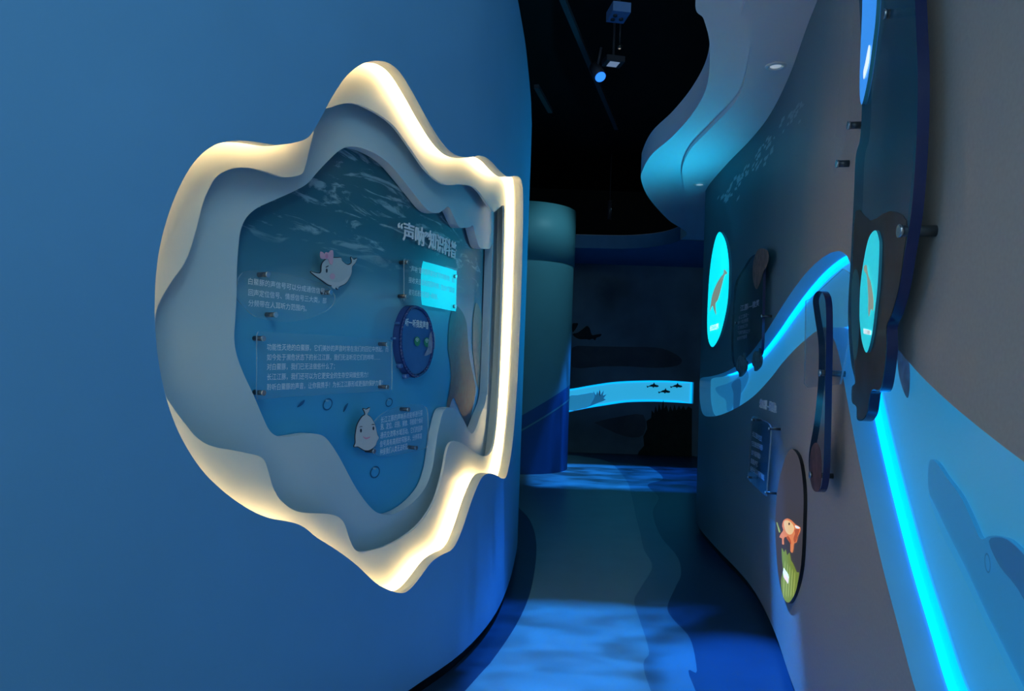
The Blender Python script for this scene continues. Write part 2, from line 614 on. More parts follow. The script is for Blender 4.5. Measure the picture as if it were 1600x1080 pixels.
# the layered wavy niche
g0 = LW.at(O0[0].x, 0.5, -0.05)
niche = thing('layered_wave_display', g0, 'large wavy layered niche with warm lit cream rim in the blue wall', 'display niche')
mb = MB()
mb.strip([LW.at(q.x, q.y, 0) for q in O0], [LW.at(q.x, q.y, N_J) for q in O0])
mb.strip([LW.at(q.x, q.y, N_J) for q in O0], [LW.at(q.x, q.y, N_J) for q in OUT])
mb.build('wall_edge', M['cut_edge'], niche)['label'] = 'pale cut edge of the wall opening'
mb = MB()
mb.strip([LW.at(q.x, q.y, N_J) for q in OUT], [LW.at(q.x, q.y, N2 - 0.06) for q in OUT])
mb.build('cavity_side', M['white'], niche)
mb = MB()
I2, I3 = grow(O0, 0.040), grow(O0, 0.068)              # stuck to the back of the opening's lip, shining at the outer board
mb.strip([LW.at(q.x, q.y, N_J - 0.003) for q in I2], [LW.at(q.x, q.y, N_J - 0.003) for q in I3])
ch = MB()
I1 = grow(O0, 0.036)
ch.strip([LW.at(q.x, q.y, N_J) for q in I1], [LW.at(q.x, q.y, N_J - 0.014) for q in I1])
ch.build('led_shade_lip', M['white'], niche)  # unseen lip added to keep strip light off the sea picture
mb.build('led_strip', M['warm_led'], niche)['label'] = 'warm light strip hidden behind the opening edge'
sheet(MB(), LW, OUT, N1, 0.012, [O1], (0.12, 0.12)).build('outer_layer', M['white'], niche, fix=False)['label'] = 'cream lit outer wavy board'
sheet(MB(), LW, OUT, N2, 0.05, [O2], (0.12, 0.12)).build('inner_layer', M['inner_board'], niche, fix=False)['label'] = 'blue-grey inner wavy board with soft warm patches'
G = grow(O2, 0.05)
pic = sheet(MB(), LW, OUT, NG, 0.01, (), (0.06, 0.12)).build('sea_picture', M['sea'], niche, fix=False)
pic['label'] = 'printed picture of a blue sea with waves at the top'

# right wall with its river-shaped slot
RIB_TOP = [(1094, 592), (1112, 588), (1132, 582), (1150, 572), (1172, 553), (1195, 522), (1217, 487), (1240, 452), (1262, 424), (1285, 403), (1305, 393), (1318, 395), (1327, 408),
           (1345, 455), (1370, 503), (1400, 542), (1440, 588), (1490, 635), (1545, 680), (1600, 722), (1660, 765)]
RIB_LOW = [(1640, 1500), (1560, 1350), (1500, 1230), (1460, 1150), (1431, 1080), (1405, 985), (1380, 890), (1357, 790), (1338, 700), (1322, 615), (1312, 560), (1302, 528), (1291, 512), (1278, 516), (1262, 528), (1243, 545),
           (1222, 568), (1205, 590), (1180, 617), (1155, 635), (1130, 647), (1112, 651), (1099, 648), (1094, 630), (1093, 610)]
RB = [RW.hit(q.x, q.y, 0) for q in spline(RIB_TOP + RIB_LOW, 5, True)]
mb = MB()
v, f = triangulate(rect(0, SR1, KZ, RTOP), [RB], (0.10, 0.14))
mb.add([RW.at(q.x, q.y, 0) for q in v], f, v, True)
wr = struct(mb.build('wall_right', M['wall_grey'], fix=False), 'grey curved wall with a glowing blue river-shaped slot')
mb = MB(); n = 160
A = [RW.at(SR1 * i / n, 0, -0.035) for i in range(n + 1)]
B = [RW.at(SR1 * i / n, KZ + 0.002, -0.035) for i in range(n + 1)]
C = [RW.at(SR1 * i / n, KZ, 0.0) for i in range(n + 1)]
mb.strip(A, B, False); mb.strip(B, C, False)
struct(mb.build('baseboard_right', M['kick']), 'recessed black kick plate under the grey wall')

M['slot_side'] = paint('slot_side_paint', (0.24, 0.56, 0.70), 0.5, 0.03)
M['slot_back'] = glow('slot_backlit_print', (0.02, 0.24, 0.44), 0.62, (0.14, 0.42, 0.62))
slot = thing('light_slot', RW.at(RB[0].x, 0.6, -0.05), 'winding river-shaped slot glowing blue in the grey wall', 'light slot')
ND = -0.10
mb = MB()
mb.strip([RW.at(q.x, q.y, 0) for q in RB], [RW.at(q.x, q.y, ND) for q in RB])
mb.build('slot_side', M['slot_side'], slot)
sheet(MB(), RW, RB, ND, 0, (), (0.15, 0.15), rim=False).build('slot_back', M['slot_back'], slot, fix=False)
mb = MB()
ml = MB()
for P, wd in ((RIB_TOP[1:13], -0.025), (RIB_LOW[:14], -0.05)):     # only the far-side edges carry a strip
    a = [RW.hit(q.x, q.y, 0) for q in spline(P, 5)]
    t_ = [(a[min(i + 1, len(a) - 1)] - a[max(i - 1, 0)]).normalized() for i in range(len(a))]
    b = [p + Vector((t.y, -t.x)) * -wd * (-1) * min(1.0, 6 * i / len(a), 6 * (len(a) - 1 - i) / len(a)) for i, (p, t) in enumerate(zip(a, t_))]
    cen = Vector((sum(q.x for q in RB), sum(q.y for q in RB))) / len(RB)
    mid = len(a) // 2
    if not inside(np.array([b[mid].x]), np.array([b[mid].y]), RB)[0]:
        b = [p * 2 - q for p, q in zip(a, b)]
    mb.strip([RW.at(q.x, q.y, ND + 0.004) for q in a], [RW.at(q.x, q.y, ND + 0.004) for q in b], False)
    c_ = [p + (q - p) * 0.08 for p, q in zip(a, b)]
    ml.strip([RW.at(q.x, q.y, ND + 0.004) for q in c_], [RW.at(q.x, q.y, ND + 0.026) for q in c_], False)
ml.build('led_tape', glow('blue_led_tape', (0.0, 0.30, 1.0), 3.2), slot)
mb.build('led_strip', M['cyan_led'], slot)['label'] = 'bright cyan light strip along the back edge'

# ------------------------------------------------------------------ floor with inlaid vinyl shapes
M['floor_path'] = paint('teal_vinyl', (0.20, 0.34, 0.36), 0.32, 0.06, 3.0, 0, 0.4)
M['floor_navy'] = paint('navy_vinyl', (0.018, 0.055, 0.12), 0.32, 0.1, 3.0, 0, 0.4)
M['floor_mid'] = paint('mid_blue_vinyl', (0.09, 0.20, 0.26), 0.32, 0.06, 3.0, 0, 0.4)
mb = MB()
mb.add([(-6, -4, 0), (6, -4, 0), (6, 14, 0), (-6, 14, 0)], [[0, 1, 2, 3]])
floor = struct(mb.build('floor', M['floor_navy']), 'dark navy vinyl floor with wavy inlays')


def inlay(name, pts, z, mat, label):
    v, f = triangulate(pts)
    m = MB().add([(q.x, q.y, z) for q in v], f)
    o = m.build(name, mat, floor)
    o['label'] = label
    return o


FA = [(729, 1078), (772, 1029), (810, 971), (830, 921), (838, 867), (836, 836), (827, 812), (812, 795), (800, 780)]
FB = [(1016, 1078), (1014, 1018), (1000, 971), (991, 940), (1000, 921), (1019, 886), (1006, 859), (1000, 832), (993, 805), (988, 781), (978, 750), (950, 722), (900, 712)]
FC = [(1086, 1078), (1089, 1049), (1078, 998), (1051, 967), (1043, 948), (1056, 917), (1064, 897), (1058, 870), (1031, 836), (1020, 800), (1029, 777), (1012, 758), (1036, 748), (1015, 730), (985, 725)]
fa = [on_z(x, y, 0).xy for x, y in FA]; fb = [on_z(x, y, 0).xy for x, y in FB]; fc = [on_z(x, y, 0).xy for x, y in FC]
near = lambda P, k: [Vector((P[0].x + k[0], -3.5)), Vector((P[0].x + k[1], 1.2))]
fa_s = spline(near(fa, (-1.6, -0.7)) + fa, 6); fb_s = spline(near(fb, (-0.3, 0.05)) + fb, 6); fc_s = spline(near(fc, (-0.2, -0.05)) + fc, 6)
inlay('mid_blue_inlay', fa_s + [Vector((-1.0, 9.5)), Vector((-1.0, 12.0))] + fc_s[::-1], 0.0012, M['floor_mid'], 'mid blue wavy floor strip')
inlay('teal_path_inlay', fa_s + [Vector((-1.0, 9.5)), Vector((-1.0, 11.9))] + fb_s[::-1], 0.0024, M['floor_path'], 'broad teal path inlaid in the floor')

# ------------------------------------------------------------------ ceiling, soffit, far wall, pillar
mb = MB()
mb.add([(-6, -0.5, 4.7), (6, -0.5, 4.7), (6, 14, 4.7), (-6, 14, 4.7)], [[0, 1, 2, 3]])
struct(mb.build('ceiling', M['black']), 'black open ceiling high above the corridor')
mb = MB()
mb.add([(-6, 13.2, 0), (6, 13.2, 0), (6, 13.2, 4.7), (-6, 13.2, 4.7)], [[0, 1, 2, 3]])
mb.add([(-6, -4, 0), (-6, 13.2, 0), (-6, 13.2, 4.7), (-6, -4, 4.7)], [[0, 1, 2, 3]])
mb.add([(6, -4, 0), (6, 13.2, 0), (6, 13.2, 4.7), (6, -4, 4.7)], [[0, 1, 2, 3]])
struct(mb.build('wall_back', M['black']), 'black outer walls of the hall')

SOF = 3.17
E2 = [on_z(x, y, SOF).xy for x, y in [(1087, 0), (1100, 31), (1109, 74), (1104, 136), (1081, 179), (1050, 214), (1019, 241), (1005, 264), (1002, 282), (1015, 311)]]
e2 = spline([Vector((0.50, 0.0)), Vector((0.57, 1.2)), Vector((0.66, 2.4))] + E2 +
            [Vector((1.75, 8.2)), Vector((2.15, 9.0)), Vector((2.1, 9.8)), Vector((1.7, 10.25)), Vector((1.1, 10.36)), Vector((0.0, 10.4)), Vector((-2.5, 10.4))], 8)
poly = e2 + [Vector((-2.5, 13.1)), Vector((5.5, 13.1)), Vector((5.5, 0.0))]
v, f = triangulate(poly)
mb = MB().add([(q.x, q.y, SOF) for q in v], f)
mb.strip([(q.x, q.y, SOF) for q in e2], [(q.x, q.y, SOF + 0.19) for q in e2], False)
mb.add([(q.x, q.y, SOF + 0.19) for q in v], f)
trim = mb.build('trim_1', M['soffit'], fix=False)
struct(trim, 'pale blue wavy dropped ceiling edge over the corridor')
# navy overlay on the far soffit edge, its shade put into the colour
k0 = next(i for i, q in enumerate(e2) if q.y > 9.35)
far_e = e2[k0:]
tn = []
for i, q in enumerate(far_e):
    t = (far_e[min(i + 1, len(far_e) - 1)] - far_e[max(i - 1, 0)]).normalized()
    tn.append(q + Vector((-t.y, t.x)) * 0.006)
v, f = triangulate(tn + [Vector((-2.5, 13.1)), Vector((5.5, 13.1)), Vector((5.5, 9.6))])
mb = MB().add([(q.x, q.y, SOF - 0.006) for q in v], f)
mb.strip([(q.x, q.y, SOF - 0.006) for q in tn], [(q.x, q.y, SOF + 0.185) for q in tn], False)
struct(mb.build('trim_3', paint('navy_shade_paint', (0.07, 0.22, 0.42), 0.6), fix=False), 'far part of the wavy ceiling edge, its shade painted navy')
E4 = [on_z(x, y, SOF - 0.035).xy for x, y in [(1166, 0), (1172, 50), (1169, 97), (1152, 155), (1112, 199), (1078, 235), (1066, 264), (1068, 290), (1075, 319), (1092, 345), (1112, 356), (1135, 362)]]
e4 = spline([Vector((0.92, 0.0)), Vector((0.97, 1.0)), Vector((1.02, 2.0))] + E4, 8)
poly = e4 + [Vector((3.2, 9.0)), Vector((3.2, 0.0))]
v, f = triangulate(poly)
mb = MB().add([(q.x, q.y, SOF - 0.035) for q in v], f)
mb.strip([(q.x, q.y, SOF - 0.035) for q in e4], [(q.x, q.y, SOF) for q in e4], False)
trim2 = struct(mb.build('trim_2', M['soffit'], fix=False), 'lower tier of the wavy pale blue ceiling beside the grey wall')

M['far_mural'] = paint('dark_river_mural', (0.14, 0.24, 0.29), 0.6, 0.5, 0.8)
FY = 12.0


class Flat:
    """upright flat wall facing the viewer; s = x, z up, n towards the viewer"""
    def __init__(self, y): self.y = y
    def at(self, s, z, n=0.0): return Vector((s, self.y - n, z))
    def hit(self, px, py, n=0.0):
        q = on_y(px, py, self.y - n); return Vector((q.x, q.z))
    def trace(self, pix, n=0.0, k=5, closed=True): return [self.hit(q.x, q.y, n) for q in spline(pix, k, closed)]


FW = Flat(FY)
FR_T = [(860, 612), (897, 607), (925, 602), (960, 597), (1000, 595), (1045, 595), (1084, 597.5)]
FR_L = [(1083, 631), (1050, 629), (1020, 628), (980, 629), (945, 634), (920, 638), (895, 643), (860, 650)]
FRB = [FW.hit(q.x, q.y) for q in spline(FR_T, 4)] + [FW.hit(q.x, q.y) for q in spline(FR_L, 4)]
mb = MB()
v, f = triangulate([Vector((-3, 0)), Vector((5.5, 0)), Vector((5.5, 3.3)), Vector((-3, 3.3))], [FRB])
mb.add([FW.at(q.x, q.y) for q in v], f, v)
wf = struct(mb.build('wall_far', M['far_mural'], fix=False), 'dark mural wall at the end of the corridor')
fslot = thing('light_slot', FW.at(FRB[0].x, FRB[0].y, 0), 'narrow curved slot glowing blue in the dark end wall', 'light slot')
mb = MB()
mb.strip([FW.at(q.x, q.y, 0) for q in FRB], [FW.at(q.x, q.y, -0.1) for q in FRB])
mb.build('slot_side', M['slot_side'], fslot)
sheet(MB(), FW, FRB, -0.1, 0, rim=False).build('slot_back', glow('far_slot_backlit_print', (0.02, 0.32, 0.56), 1.15, (0.14, 0.42, 0.62)), fslot, fix=False)
FR2 = grow(FRB, -0.03)
mb = MB().strip([FW.at(q.x, q.y, -0.095) for q in FRB], [FW.at(q.x, q.y, -0.095) for q in FR2])
mb.build('led_strip', M['cyan_led'], fslot)

# round pillar, teal above and navy below a slanting painted line
M['teal_paint'] = paint('teal_pillar_paint', (0.10, 0.30, 0.36), 0.5, 0.04, 2)
M['navy_paint'] = paint('navy_pillar_paint', (0.025, 0.10, 0.26), 0.5, 0.04, 2)
pc, pr = Vector((0.10, 10.2)), 0.74
pil = thing('round_pillar', (pc.x, pc.y, 0), 'round teal pillar with navy foot at the end of the corridor', 'pillar')
ANG = [2 * PI * i / 48 for i in range(48)]
ring = lambda r, zf: [Vector((pc.x + r * math.cos(a), pc.y + r * math.sin(a), zf(a) if callable(zf) else zf)) for a in ANG]
slant = lambda a: 0.74 + 0.45 * math.cos(a)
MB().strip(ring(pr, 0), ring(pr, slant)).build('navy_foot', M['navy_paint'], pil)
MB().strip(ring(pr + 0.002, lambda a: slant(a) - 0.21), ring(pr + 0.002, lambda a: slant(a) - 0.185)).build('painted_line', M['teal_paint'], pil)
MB().strip(ring(pr, slant), ring(pr, 2.85)).build('teal_shaft', M['teal_paint'], pil)
m2 = MB().strip(ring(pr + 0.012, 2.85), ring(pr + 0.012, 3.62)).strip(ring(pr, 2.85), ring(pr + 0.012, 2.85))
m2.add(ring(pr + 0.012, 3.62), [list(range(48))])
m2.build('teal_collar', M['teal_paint'], pil)

# ------------------------------------------------------------------ things on the sea picture
def text_on(surf, n, body, a, b, em, name, mat, parent, bold=0.0, deep=0.0, res=2):
    """letters following a wall; a, b = start and end of the base line, em = letter height (all as seen in the picture)"""
    c = bpy.data.curves.new('letters', 'FONT')
    c.body = body
    c.resolution_u = res
    c.offset = bold
    if deep:
        c.extrude = 0.5
    t = bpy.data.objects.new('letters', c)
    COL.objects.link(t)
    bpy.context.view_layer.update()
    me = bpy.data.meshes.new_from_object(t)
    co = np.zeros(len(me.vertices) * 3); me.vertices.foreach_get('co', co); co = co.reshape(-1, 3)
    fs = [list(p.vertices) for p in me.polygons]
    bpy.data.objects.remove(t); bpy.data.curves.remove(c); bpy.data.meshes.remove(me)
    A, B = surf.hit(*a, n), surf.hit(*b, n)
    hm = abs(surf.hit(a[0], a[1] - em, n).y - A.y)
    x0, x1 = co[:, 0].min(), co[:, 0].max()
    V, U = [], []
    for x, y, z in co:
        u = (x - x0) / (x1 - x0)
        q = A + (B - A) * u
        q = Vector((q.x, q.y + y * hm))
        U.append(q)
        V.append(surf.at(q.x, q.y, n + (z - 0.5) * deep))
    return MB().add(V, fs, U).build(name, mat, parent, fix=False)


def printed(surf, n, pix, name, mat, parent, k=4, thick=0.0, label=None):
    """flat shape on a wall, outlined as seen in the picture"""
    o2 = surf.trace(pix, n, k)
    ext = max(max(q.x for q in o2) - min(q.x for q in o2), max(q.y for q in o2) - min(q.y for q in o2))
    o = sheet(MB(), surf, o2, n, thick, (), (0.05, 0.08) if ext > 0.1 else None, back=False, rim=thick > 0).build(name, mat, parent, fix=False)
    if label:
        o['label'] = label
    return o


def blob(cx, cy, rx, ry, n=14, tilt=0.0):
    c, s = math.cos(tilt), math.sin(tilt)
    return [(cx + rx * math.cos(t) * c - ry * math.sin(t) * s, cy + rx * math.cos(t) * s + ry * math.sin(t) * c) for t in [2 * PI * i / n for i in range(n)]]


def pin(surf, px, py, n0, n1, parent, r=0.009, cap=True):
    q = surf.hit(px, py, n1)
    a, b = surf.at(q.x, q.y, n0), surf.at(q.x, q.y, n1)
    o = MB().tube(a, b, r, n=12).build('standoff_pin', M['metal'], parent)
    if cap:
        c = surf.at(q.x, q.y, n1 + 0.008)
        MB().tube(b, c, r * 1.15, n=12).build('cap', M['chrome'], o)
    return o


M['clear'] = acrylic('clear_acrylic', (0.35, 0.55, 0.68), 0.88)
M['edge_clear'] = acrylic('acrylic_edge', (0.50, 0.70, 0.82), 0.55)
NP = NG + 0.035


def plate(pix, label, lines, pins, em, group='clear text plates of the sea display', k=3):
    o2 = LW.trace(pix, NP, k)
    c = sum(o2, Vector((0, 0))) / len(o2)
    t = thing('text_plate', LW.at(c.x, c.y, NP), label, 'text plate', group)
    v, f = triangulate(o2, (), (0.05, 0.10))
    MB().add([LW.at(q.x, q.y, NP) for q in v], f, v).build('acrylic_sheet', M['clear'], t, fix=False)
    MB().strip([LW.at(q.x, q.y, NP) for q in o2], [LW.at(q.x, q.y, NP - 0.006) for q in o2]).build('sheet_edge', M['edge_clear'], t)
    for body, a, b in lines:
        text_on(LW, NP + 0.001, body, a, b, em, 'text_line', M['text'], t)
    for x, y in pins:
        pin(LW, x, y, NG + 0.001, NP + 0.006, t)
    return t


plate([(370, 465), (370, 447), (376, 430), (390, 423), (420, 424), (460, 431), (500, 442), (519, 454), (524, 468), (516, 482), (495, 493), (462, 502), (432, 502), (402, 496), (384, 482)],
      'clear rounded text plate of three lines beside the dolphin with the bow',
      [('白鱀豚的声信号可以分成通信信号、', (388, 443.5), (510, 459.5)), ('回声定位信号、情感信号三大类，部', (388, 461), (510, 474)), ('分频带在人耳听力范围内。', (388, 477.5), (479, 486))],
      [(417, 429), (515, 457), (429, 492)], 11.5)
plate([(402, 530), (403, 521), (409, 518), (440, 520), (520, 525), (595, 530), (611, 533), (613, 542), (613, 602), (610, 609), (596, 611), (520, 616), (440, 621), (408, 624), (402, 620), (402, 575)],
      'wide clear text plate of five lines in the middle of the sea picture',
      [('功能性灭绝的白鱀豚，它们美妙的声音时常在我们的回忆中想起，而', (417, 546.5), (607, 549.5)), ('如今处于濒危状态下的长江江豚，我们无法听见它们的哗哗……', (417, 562.5), (594, 562)),
       ('对白鱀豚，我们已无法做些什么了；', (417, 577.5), (523, 576)), ('长江江豚，我们还可以为它更安全的生存空间做些努力！', (417, 593.5), (575, 589)),
       ('聆听白鱀豚的声音，让你我携手！为长江江豚形成更强的保护力量！', (417, 609.5), (598, 601.5))],
      [(410, 529), (410, 614), (604, 538), (604, 605)], 11.5)
pt = plate([(632, 412), (633, 405), (640, 405), (680, 414), (710, 422), (714, 428), (713.5, 460), (713, 482), (710, 486), (690, 483), (655, 475), (634, 471), (632, 464), (632, 440)],
           'clear text plate with a painted cyan reflection on its right half under the title',
           [('“声呐”是利用声波在水下的传播特性，通过', (640, 423), (711, 442)), ('接收来自目标的回声判断，是由水下感知或', (638.5, 441), (710, 458)), ('者完成通讯任务的一种技术。', (638.5, 460), (684, 468))],
           [(636, 410), (634, 463), (711, 432), (710, 479)], 10.5)
M['cyan_reflection'] = glow('cyan_plate_reflection', (0.0, 0.58, 0.72), 0.8, (0.05, 0.5, 0.6))  # light box reflection put into the plate as a glowing patch
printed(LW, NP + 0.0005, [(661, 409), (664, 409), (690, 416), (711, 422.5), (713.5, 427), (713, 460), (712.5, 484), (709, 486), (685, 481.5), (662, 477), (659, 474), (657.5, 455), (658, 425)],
        'reflection_patch', M['cyan_reflection'], pt, label='bright cyan reflection built as a glowing area of the plate')
plate([(583, 668), (588, 656), (602, 644), (622, 636), (645, 632), (662, 634), (669, 645), (669, 690), (662, 702), (630, 709), (598, 714), (586, 708), (582, 690)],
      'small clear text plate of five lines beside the smiling porpoise',
      [('长江江豚的声呐系统能够进行探', (595, 660.6), (660, 649)), ('测、定位、识别、捕食、导航和个体间', (594.5, 671.5), (660, 660.5)), ('通讯交流等水域活动，它们的回声', (594, 685), (660, 673)),
       ('信号具有高频的窄脉冲，分辨率高', (593.5, 698.5), (659, 685)), ('种接我们人类无法听见。', (593.5, 711), (638, 701))],
      [(637, 640), (583, 705), (649, 700)], 11)

M['title'] = paint('pale_title_letters', (0.86, 0.88, 0.95), 0.45, 0.02)
q = LW.hit(668, 388, NG)
tt = thing('title_lettering', LW.at(q.x, q.y, NG), 'raised pale Chinese title letters at the top right of the sea picture', 'lettering')
text_on(LW, NG + 0.016, '“声呐”知识科普', (622, 370), (713, 403), 33, 'letters', M['title'], tt, bold=0.008, deep=0.005, res=3)

# cut-out animals standing off the picture
M['fish_grey'] = paint('grey_cutout_print', (0.50, 0.56, 0.60), 0.5, 0.03)
M['fish_pale'] = paint('pale_cutout_print', (0.60, 0.62, 0.65), 0.5, 0.03)
M['pink'] = paint('pink_print', (0.72, 0.42, 0.55), 0.5, 0.03)
M['dark_pink'] = paint('rose_print', (0.70, 0.30, 0.45), 0.5, 0.03)
M['ink'] = paint('ink_print', (0.02, 0.03, 0.05), 0.5, 0.03)
NC = NG + 0.045


def cutout(name, pix, label, mat, cat):
    o2 = LW.trace(pix, NC, 4)
    c = sum(o2, Vector((0, 0))) / len(o2)
    t = thing(name, LW.at(c.x, c.y, NC), label, cat)
    # dark printed outline, then the filled body slightly proud of it
    sheet(MB(), LW, grow(o2, 0.003), NC - 0.0015, 0.003).build('printed_outline', M['ink'], t, fix=False)
    sheet(MB(), LW, o2, NC, 0.0015).build('body', mat, t, fix=False)
    q = LW.hit(pix[0][0], pix[0][1], NC)
    MB().tube(LW.at(c.x, c.y, NG + 0.001), LW.at(c.x, c.y, NC - 0.0045), 0.012).build('standoff_pin', M['metal'], t)
    return t


dol = cutout('dolphin_cutout', [(486, 424.5), (494, 427), (502, 426), (504, 412), (513, 404), (528, 403), (533, 403), (535, 408), (543, 414), (549, 412), (550, 408), (549, 402), (553, 406), (558, 404), (555, 411), (550, 417),
              (549, 428), (541, 442), (530, 448), (528, 452), (523, 447), (514, 445), (505, 439), (495, 432)],
             'grey cartoon dolphin cut-out wearing a pink bow', M['fish_grey'], 'cut-out')
printed(LW, NC + 0.001, blob(519.5, 432, 4.2, 4.8), 'cheek', M['pink'], dol)
printed(LW, NC + 0.001, blob(510.5, 423, 1.4, 3.4), 'eye', M['ink'], dol)
printed(LW, NC + 0.001, [(509, 417), (513, 415), (513.5, 416), (509.5, 418.3)], 'eyebrow', M['ink'], dol, 2)
printed(LW, NC + 0.001, [(499, 432), (510, 438), (530, 441), (545, 432), (540, 441), (529, 447), (514, 444), (505, 438)], 'belly', M['fish_pale'], dol)
printed(LW, NC + 0.002, [(518, 444), (523, 443), (525, 447), (523, 452), (519, 449)], 'flipper', M['fish_pale'], dol)
bow = sheet(MB(), LW, LW.trace([(508, 397), (510, 394), (514, 395), (517, 391.5), (520.5, 392), (521, 402), (519.5, 413), (516, 412), (513, 405), (508, 405), (501.5, 403), (501, 394), (504, 394)], NC + 0.004, 4), NC + 0.004, 0.003).build('pink_bow', M['pink'], dol, fix=False)
printed(LW, NC + 0.006, blob(510.5, 400.5, 2.2, 3.6), 'bow_knot', M['dark_pink'], bow)

por = cutout('porpoise_cutout', [(574, 648), (580, 653), (586, 664), (589.5, 679), (592, 684), (589, 690), (586, 697), (578, 703), (570, 703.5), (560, 698), (554, 698), (556, 692), (556, 680), (559, 664), (566, 652), (571, 648), (570, 643), (568, 639), (573, 640), (578, 637.5), (576.5, 643)],
             'pale smiling cartoon porpoise cut-out standing upright', M['fish_pale'], 'cut-out')
printed(LW, NC + 0.001, blob(564, 673, 1.5, 3.0), 'eye', M['ink'], por)
printed(LW, NC + 0.001, blob(583.5, 669.5, 1.4, 3.0), 'eye', M['ink'], por)
printed(LW, NC + 0.001, [(567, 682), (572, 684), (578, 682.5), (578, 684), (573, 686.5), (569, 685)], 'mouth', M['dark_pink'], por, 3)
printed(LW, NC + 0.001, [(561, 668), (564, 666), (567, 667), (564, 667.3)], 'eyebrow', M['ink'], por, 2)
printed(LW, NC + 0.001, [(580, 664), (583, 662.5), (586, 664), (583, 664)], 'eyebrow', M['ink'], por, 2)

# round listening disc
M['disc_blue'] = paint('deep_blue_disc', (0.05, 0.16, 0.42), 0.25, 0.1, 8, 0, 0.5)
M['disc_rim'] = paint('navy_disc_rim', (0.02, 0.06, 0.24), 0.25, 0.05, 8, 0, 0.5)
M['green'] = paint('green_print', (0.03, 0.26, 0.12), 0.5, 0.05)
DP = [(647, 477), (658, 481), (667, 492), (673, 510), (676, 533), (674, 556), (667, 577), (656, 588), (645, 590), (634, 580), (626, 562), (623, 540), (624, 515), (630, 494), (638, 481)]
q = LW.hit(649, 533, NP)
disc = thing('listening_disc', LW.at(q.x, q.y, NP), 'round deep blue listening disc with two green sound marks', 'wall disc')
dd = LW.trace(DP, NP, 4)
sheet(MB(), LW, dd, NP, 0.034).build('disc_body', M['disc_rim'], disc, fix=False)
sheet(MB(), LW, grow(dd, -0.018), NP + 0.004, 0.004).build('disc_face', M['disc_blue'], disc, fix=False)
mb = MB()
d2 = grow(dd, -0.009)
P = [LW.at(q.x, q.y, NP + 0.006) for q in d2]
mb.path(P + P[:1], 0.007, 6)
mb.build('raised_ring', M['disc_rim'], disc)
text_on(LW, NP + 0.006, '听一听我的声音', (633, 508), (669.5, 513.5), 13, 'letters', M['text'], disc, bold=0.02)
for cx, cy in ((652, 533.5), (667, 535)):
    w = printed(LW, NP + 0.006, blob(cx, cy, 4.6, 7.5, 12), 'sound_mark', M['green'], disc)
    for k in range(3):
        r = 1.6 + k * 1.1
        top = [(cx + r * math.sin(t), cy + 2.5 - 2.1 * r * math.cos(t)) for t in (-0.8, -0.4, 0, 0.4, 0.8)]
        printed(LW, NP + 0.007, top + [(x, y + 0.9) for x, y in top[::-1]], 'sound_wave', M['text'], w, 2)
printed(LW, NP + 0.007, [(672, 521), (678, 519), (680, 530), (679, 545), (672, 553), (663, 556), (668, 545), (670, 532)], 'coral_print', paint('muted_coral_print', (0.36, 0.32, 0.44), 0.5, 0.3, 30), disc, 3)
for bx, by, rx in ((628, 572, 3.2), (637, 588, 3.4), (618, 529, 1.5), (626, 531, 1.5), (675, 513, 2), (624, 505, 1.6)):
    qq = LW.hit(bx, by, NP + 0.004)
    c = LW.at(qq.x, qq.y, NP + 0.004)
    MB().tube(LW.at(qq.x, qq.y, NP - 0.02), c, rx * 0.0038, rx * 0.003, n=10).build('bubble_stud', M['disc_blue'], disc)

# pictures printed on the sea panel
def print_mat(name, lo, hi, z0, z1, speck):
    m, nt, b = nodes(name)
    b.inputs['Roughness'].default_value = 0.5
    uv = nt.nodes.new('ShaderNodeUVMap'); uv.uv_map = 'plan'
    sep = nt.nodes.new('ShaderNodeSeparateXYZ'); nt.links.new(uv.outputs[0], sep.inputs[0])
    mr = nt.nodes.new('ShaderNodeMapRange'); mr.inputs['From Min'].default_value = z0; mr.inputs['From Max'].default_value = z1
    nt.links.new(sep.outputs[1], mr.inputs['Value'])
    nz = nt.nodes.new('ShaderNodeTexNoise'); nz.inputs['Scale'].default_value = 26; nz.inputs['Detail'].default_value = 5
    nt.links.new(uv.outputs[0], nz.inputs['Vector'])
    ad = nt.nodes.new('ShaderNodeMath'); ad.operation = 'MULTIPLY_ADD'; ad.inputs[1].default_value = speck
    nt.links.new(nz.outputs['Fac'], ad.inputs[0]); nt.links.new(mr.outputs[0], ad.inputs[2])
    su = nt.nodes.new('ShaderNodeMath'); su.operation = 'SUBTRACT'; su.inputs[1].default_value = speck / 2
    nt.links.new(ad.outputs[0], su.inputs[0])
    r = nt.nodes.new('ShaderNodeValToRGB')
    r.color_ramp.elements[0].color = (*lo, 1); r.color_ramp.elements[1].color = (*hi, 1)
    nt.links.new(su.outputs[0], r.inputs[0])
    nt.links.new(r.outputs[0], b.inputs['Base Color'])
    return m


pa = print_mat('printed_dolphin_skin', (0.015, 0.045, 0.11), (0.02, 0.23, 0.27), 1.15, 1.75, 0.8)
pb = print_mat('printed_speckled_skin', (0.06, 0.12, 0.18), (0.42, 0.36, 0.30), 1.1, 1.6, 1.6)
dz = printed(LW, NG + 0.003, [(712, 478), (722, 487), (729, 505), (731, 530), (733, 555), (740, 590), (743, 610), (738, 640), (731, 672), (724, 655), (714, 632), (708, 622), (701, 640), (697, 642), (702, 610), (705, 590), (703, 565), (700, 545), (701, 515), (705, 490)],
              'dolphin_print', pa, niche, label='large teal dolphin printed on the sea picture')
printed(LW, NG + 0.0036, [(746, 474), (752, 490), (756, 515), (760, 545), (763, 562), (759, 600), (754, 614), (748, 607), (744, 592), (740, 560), (738.5, 540), (739, 505), (742, 480)],
        'spotted_fish_print', pb, niche, label='narrow speckled brown fish printed at the right edge of the sea picture')
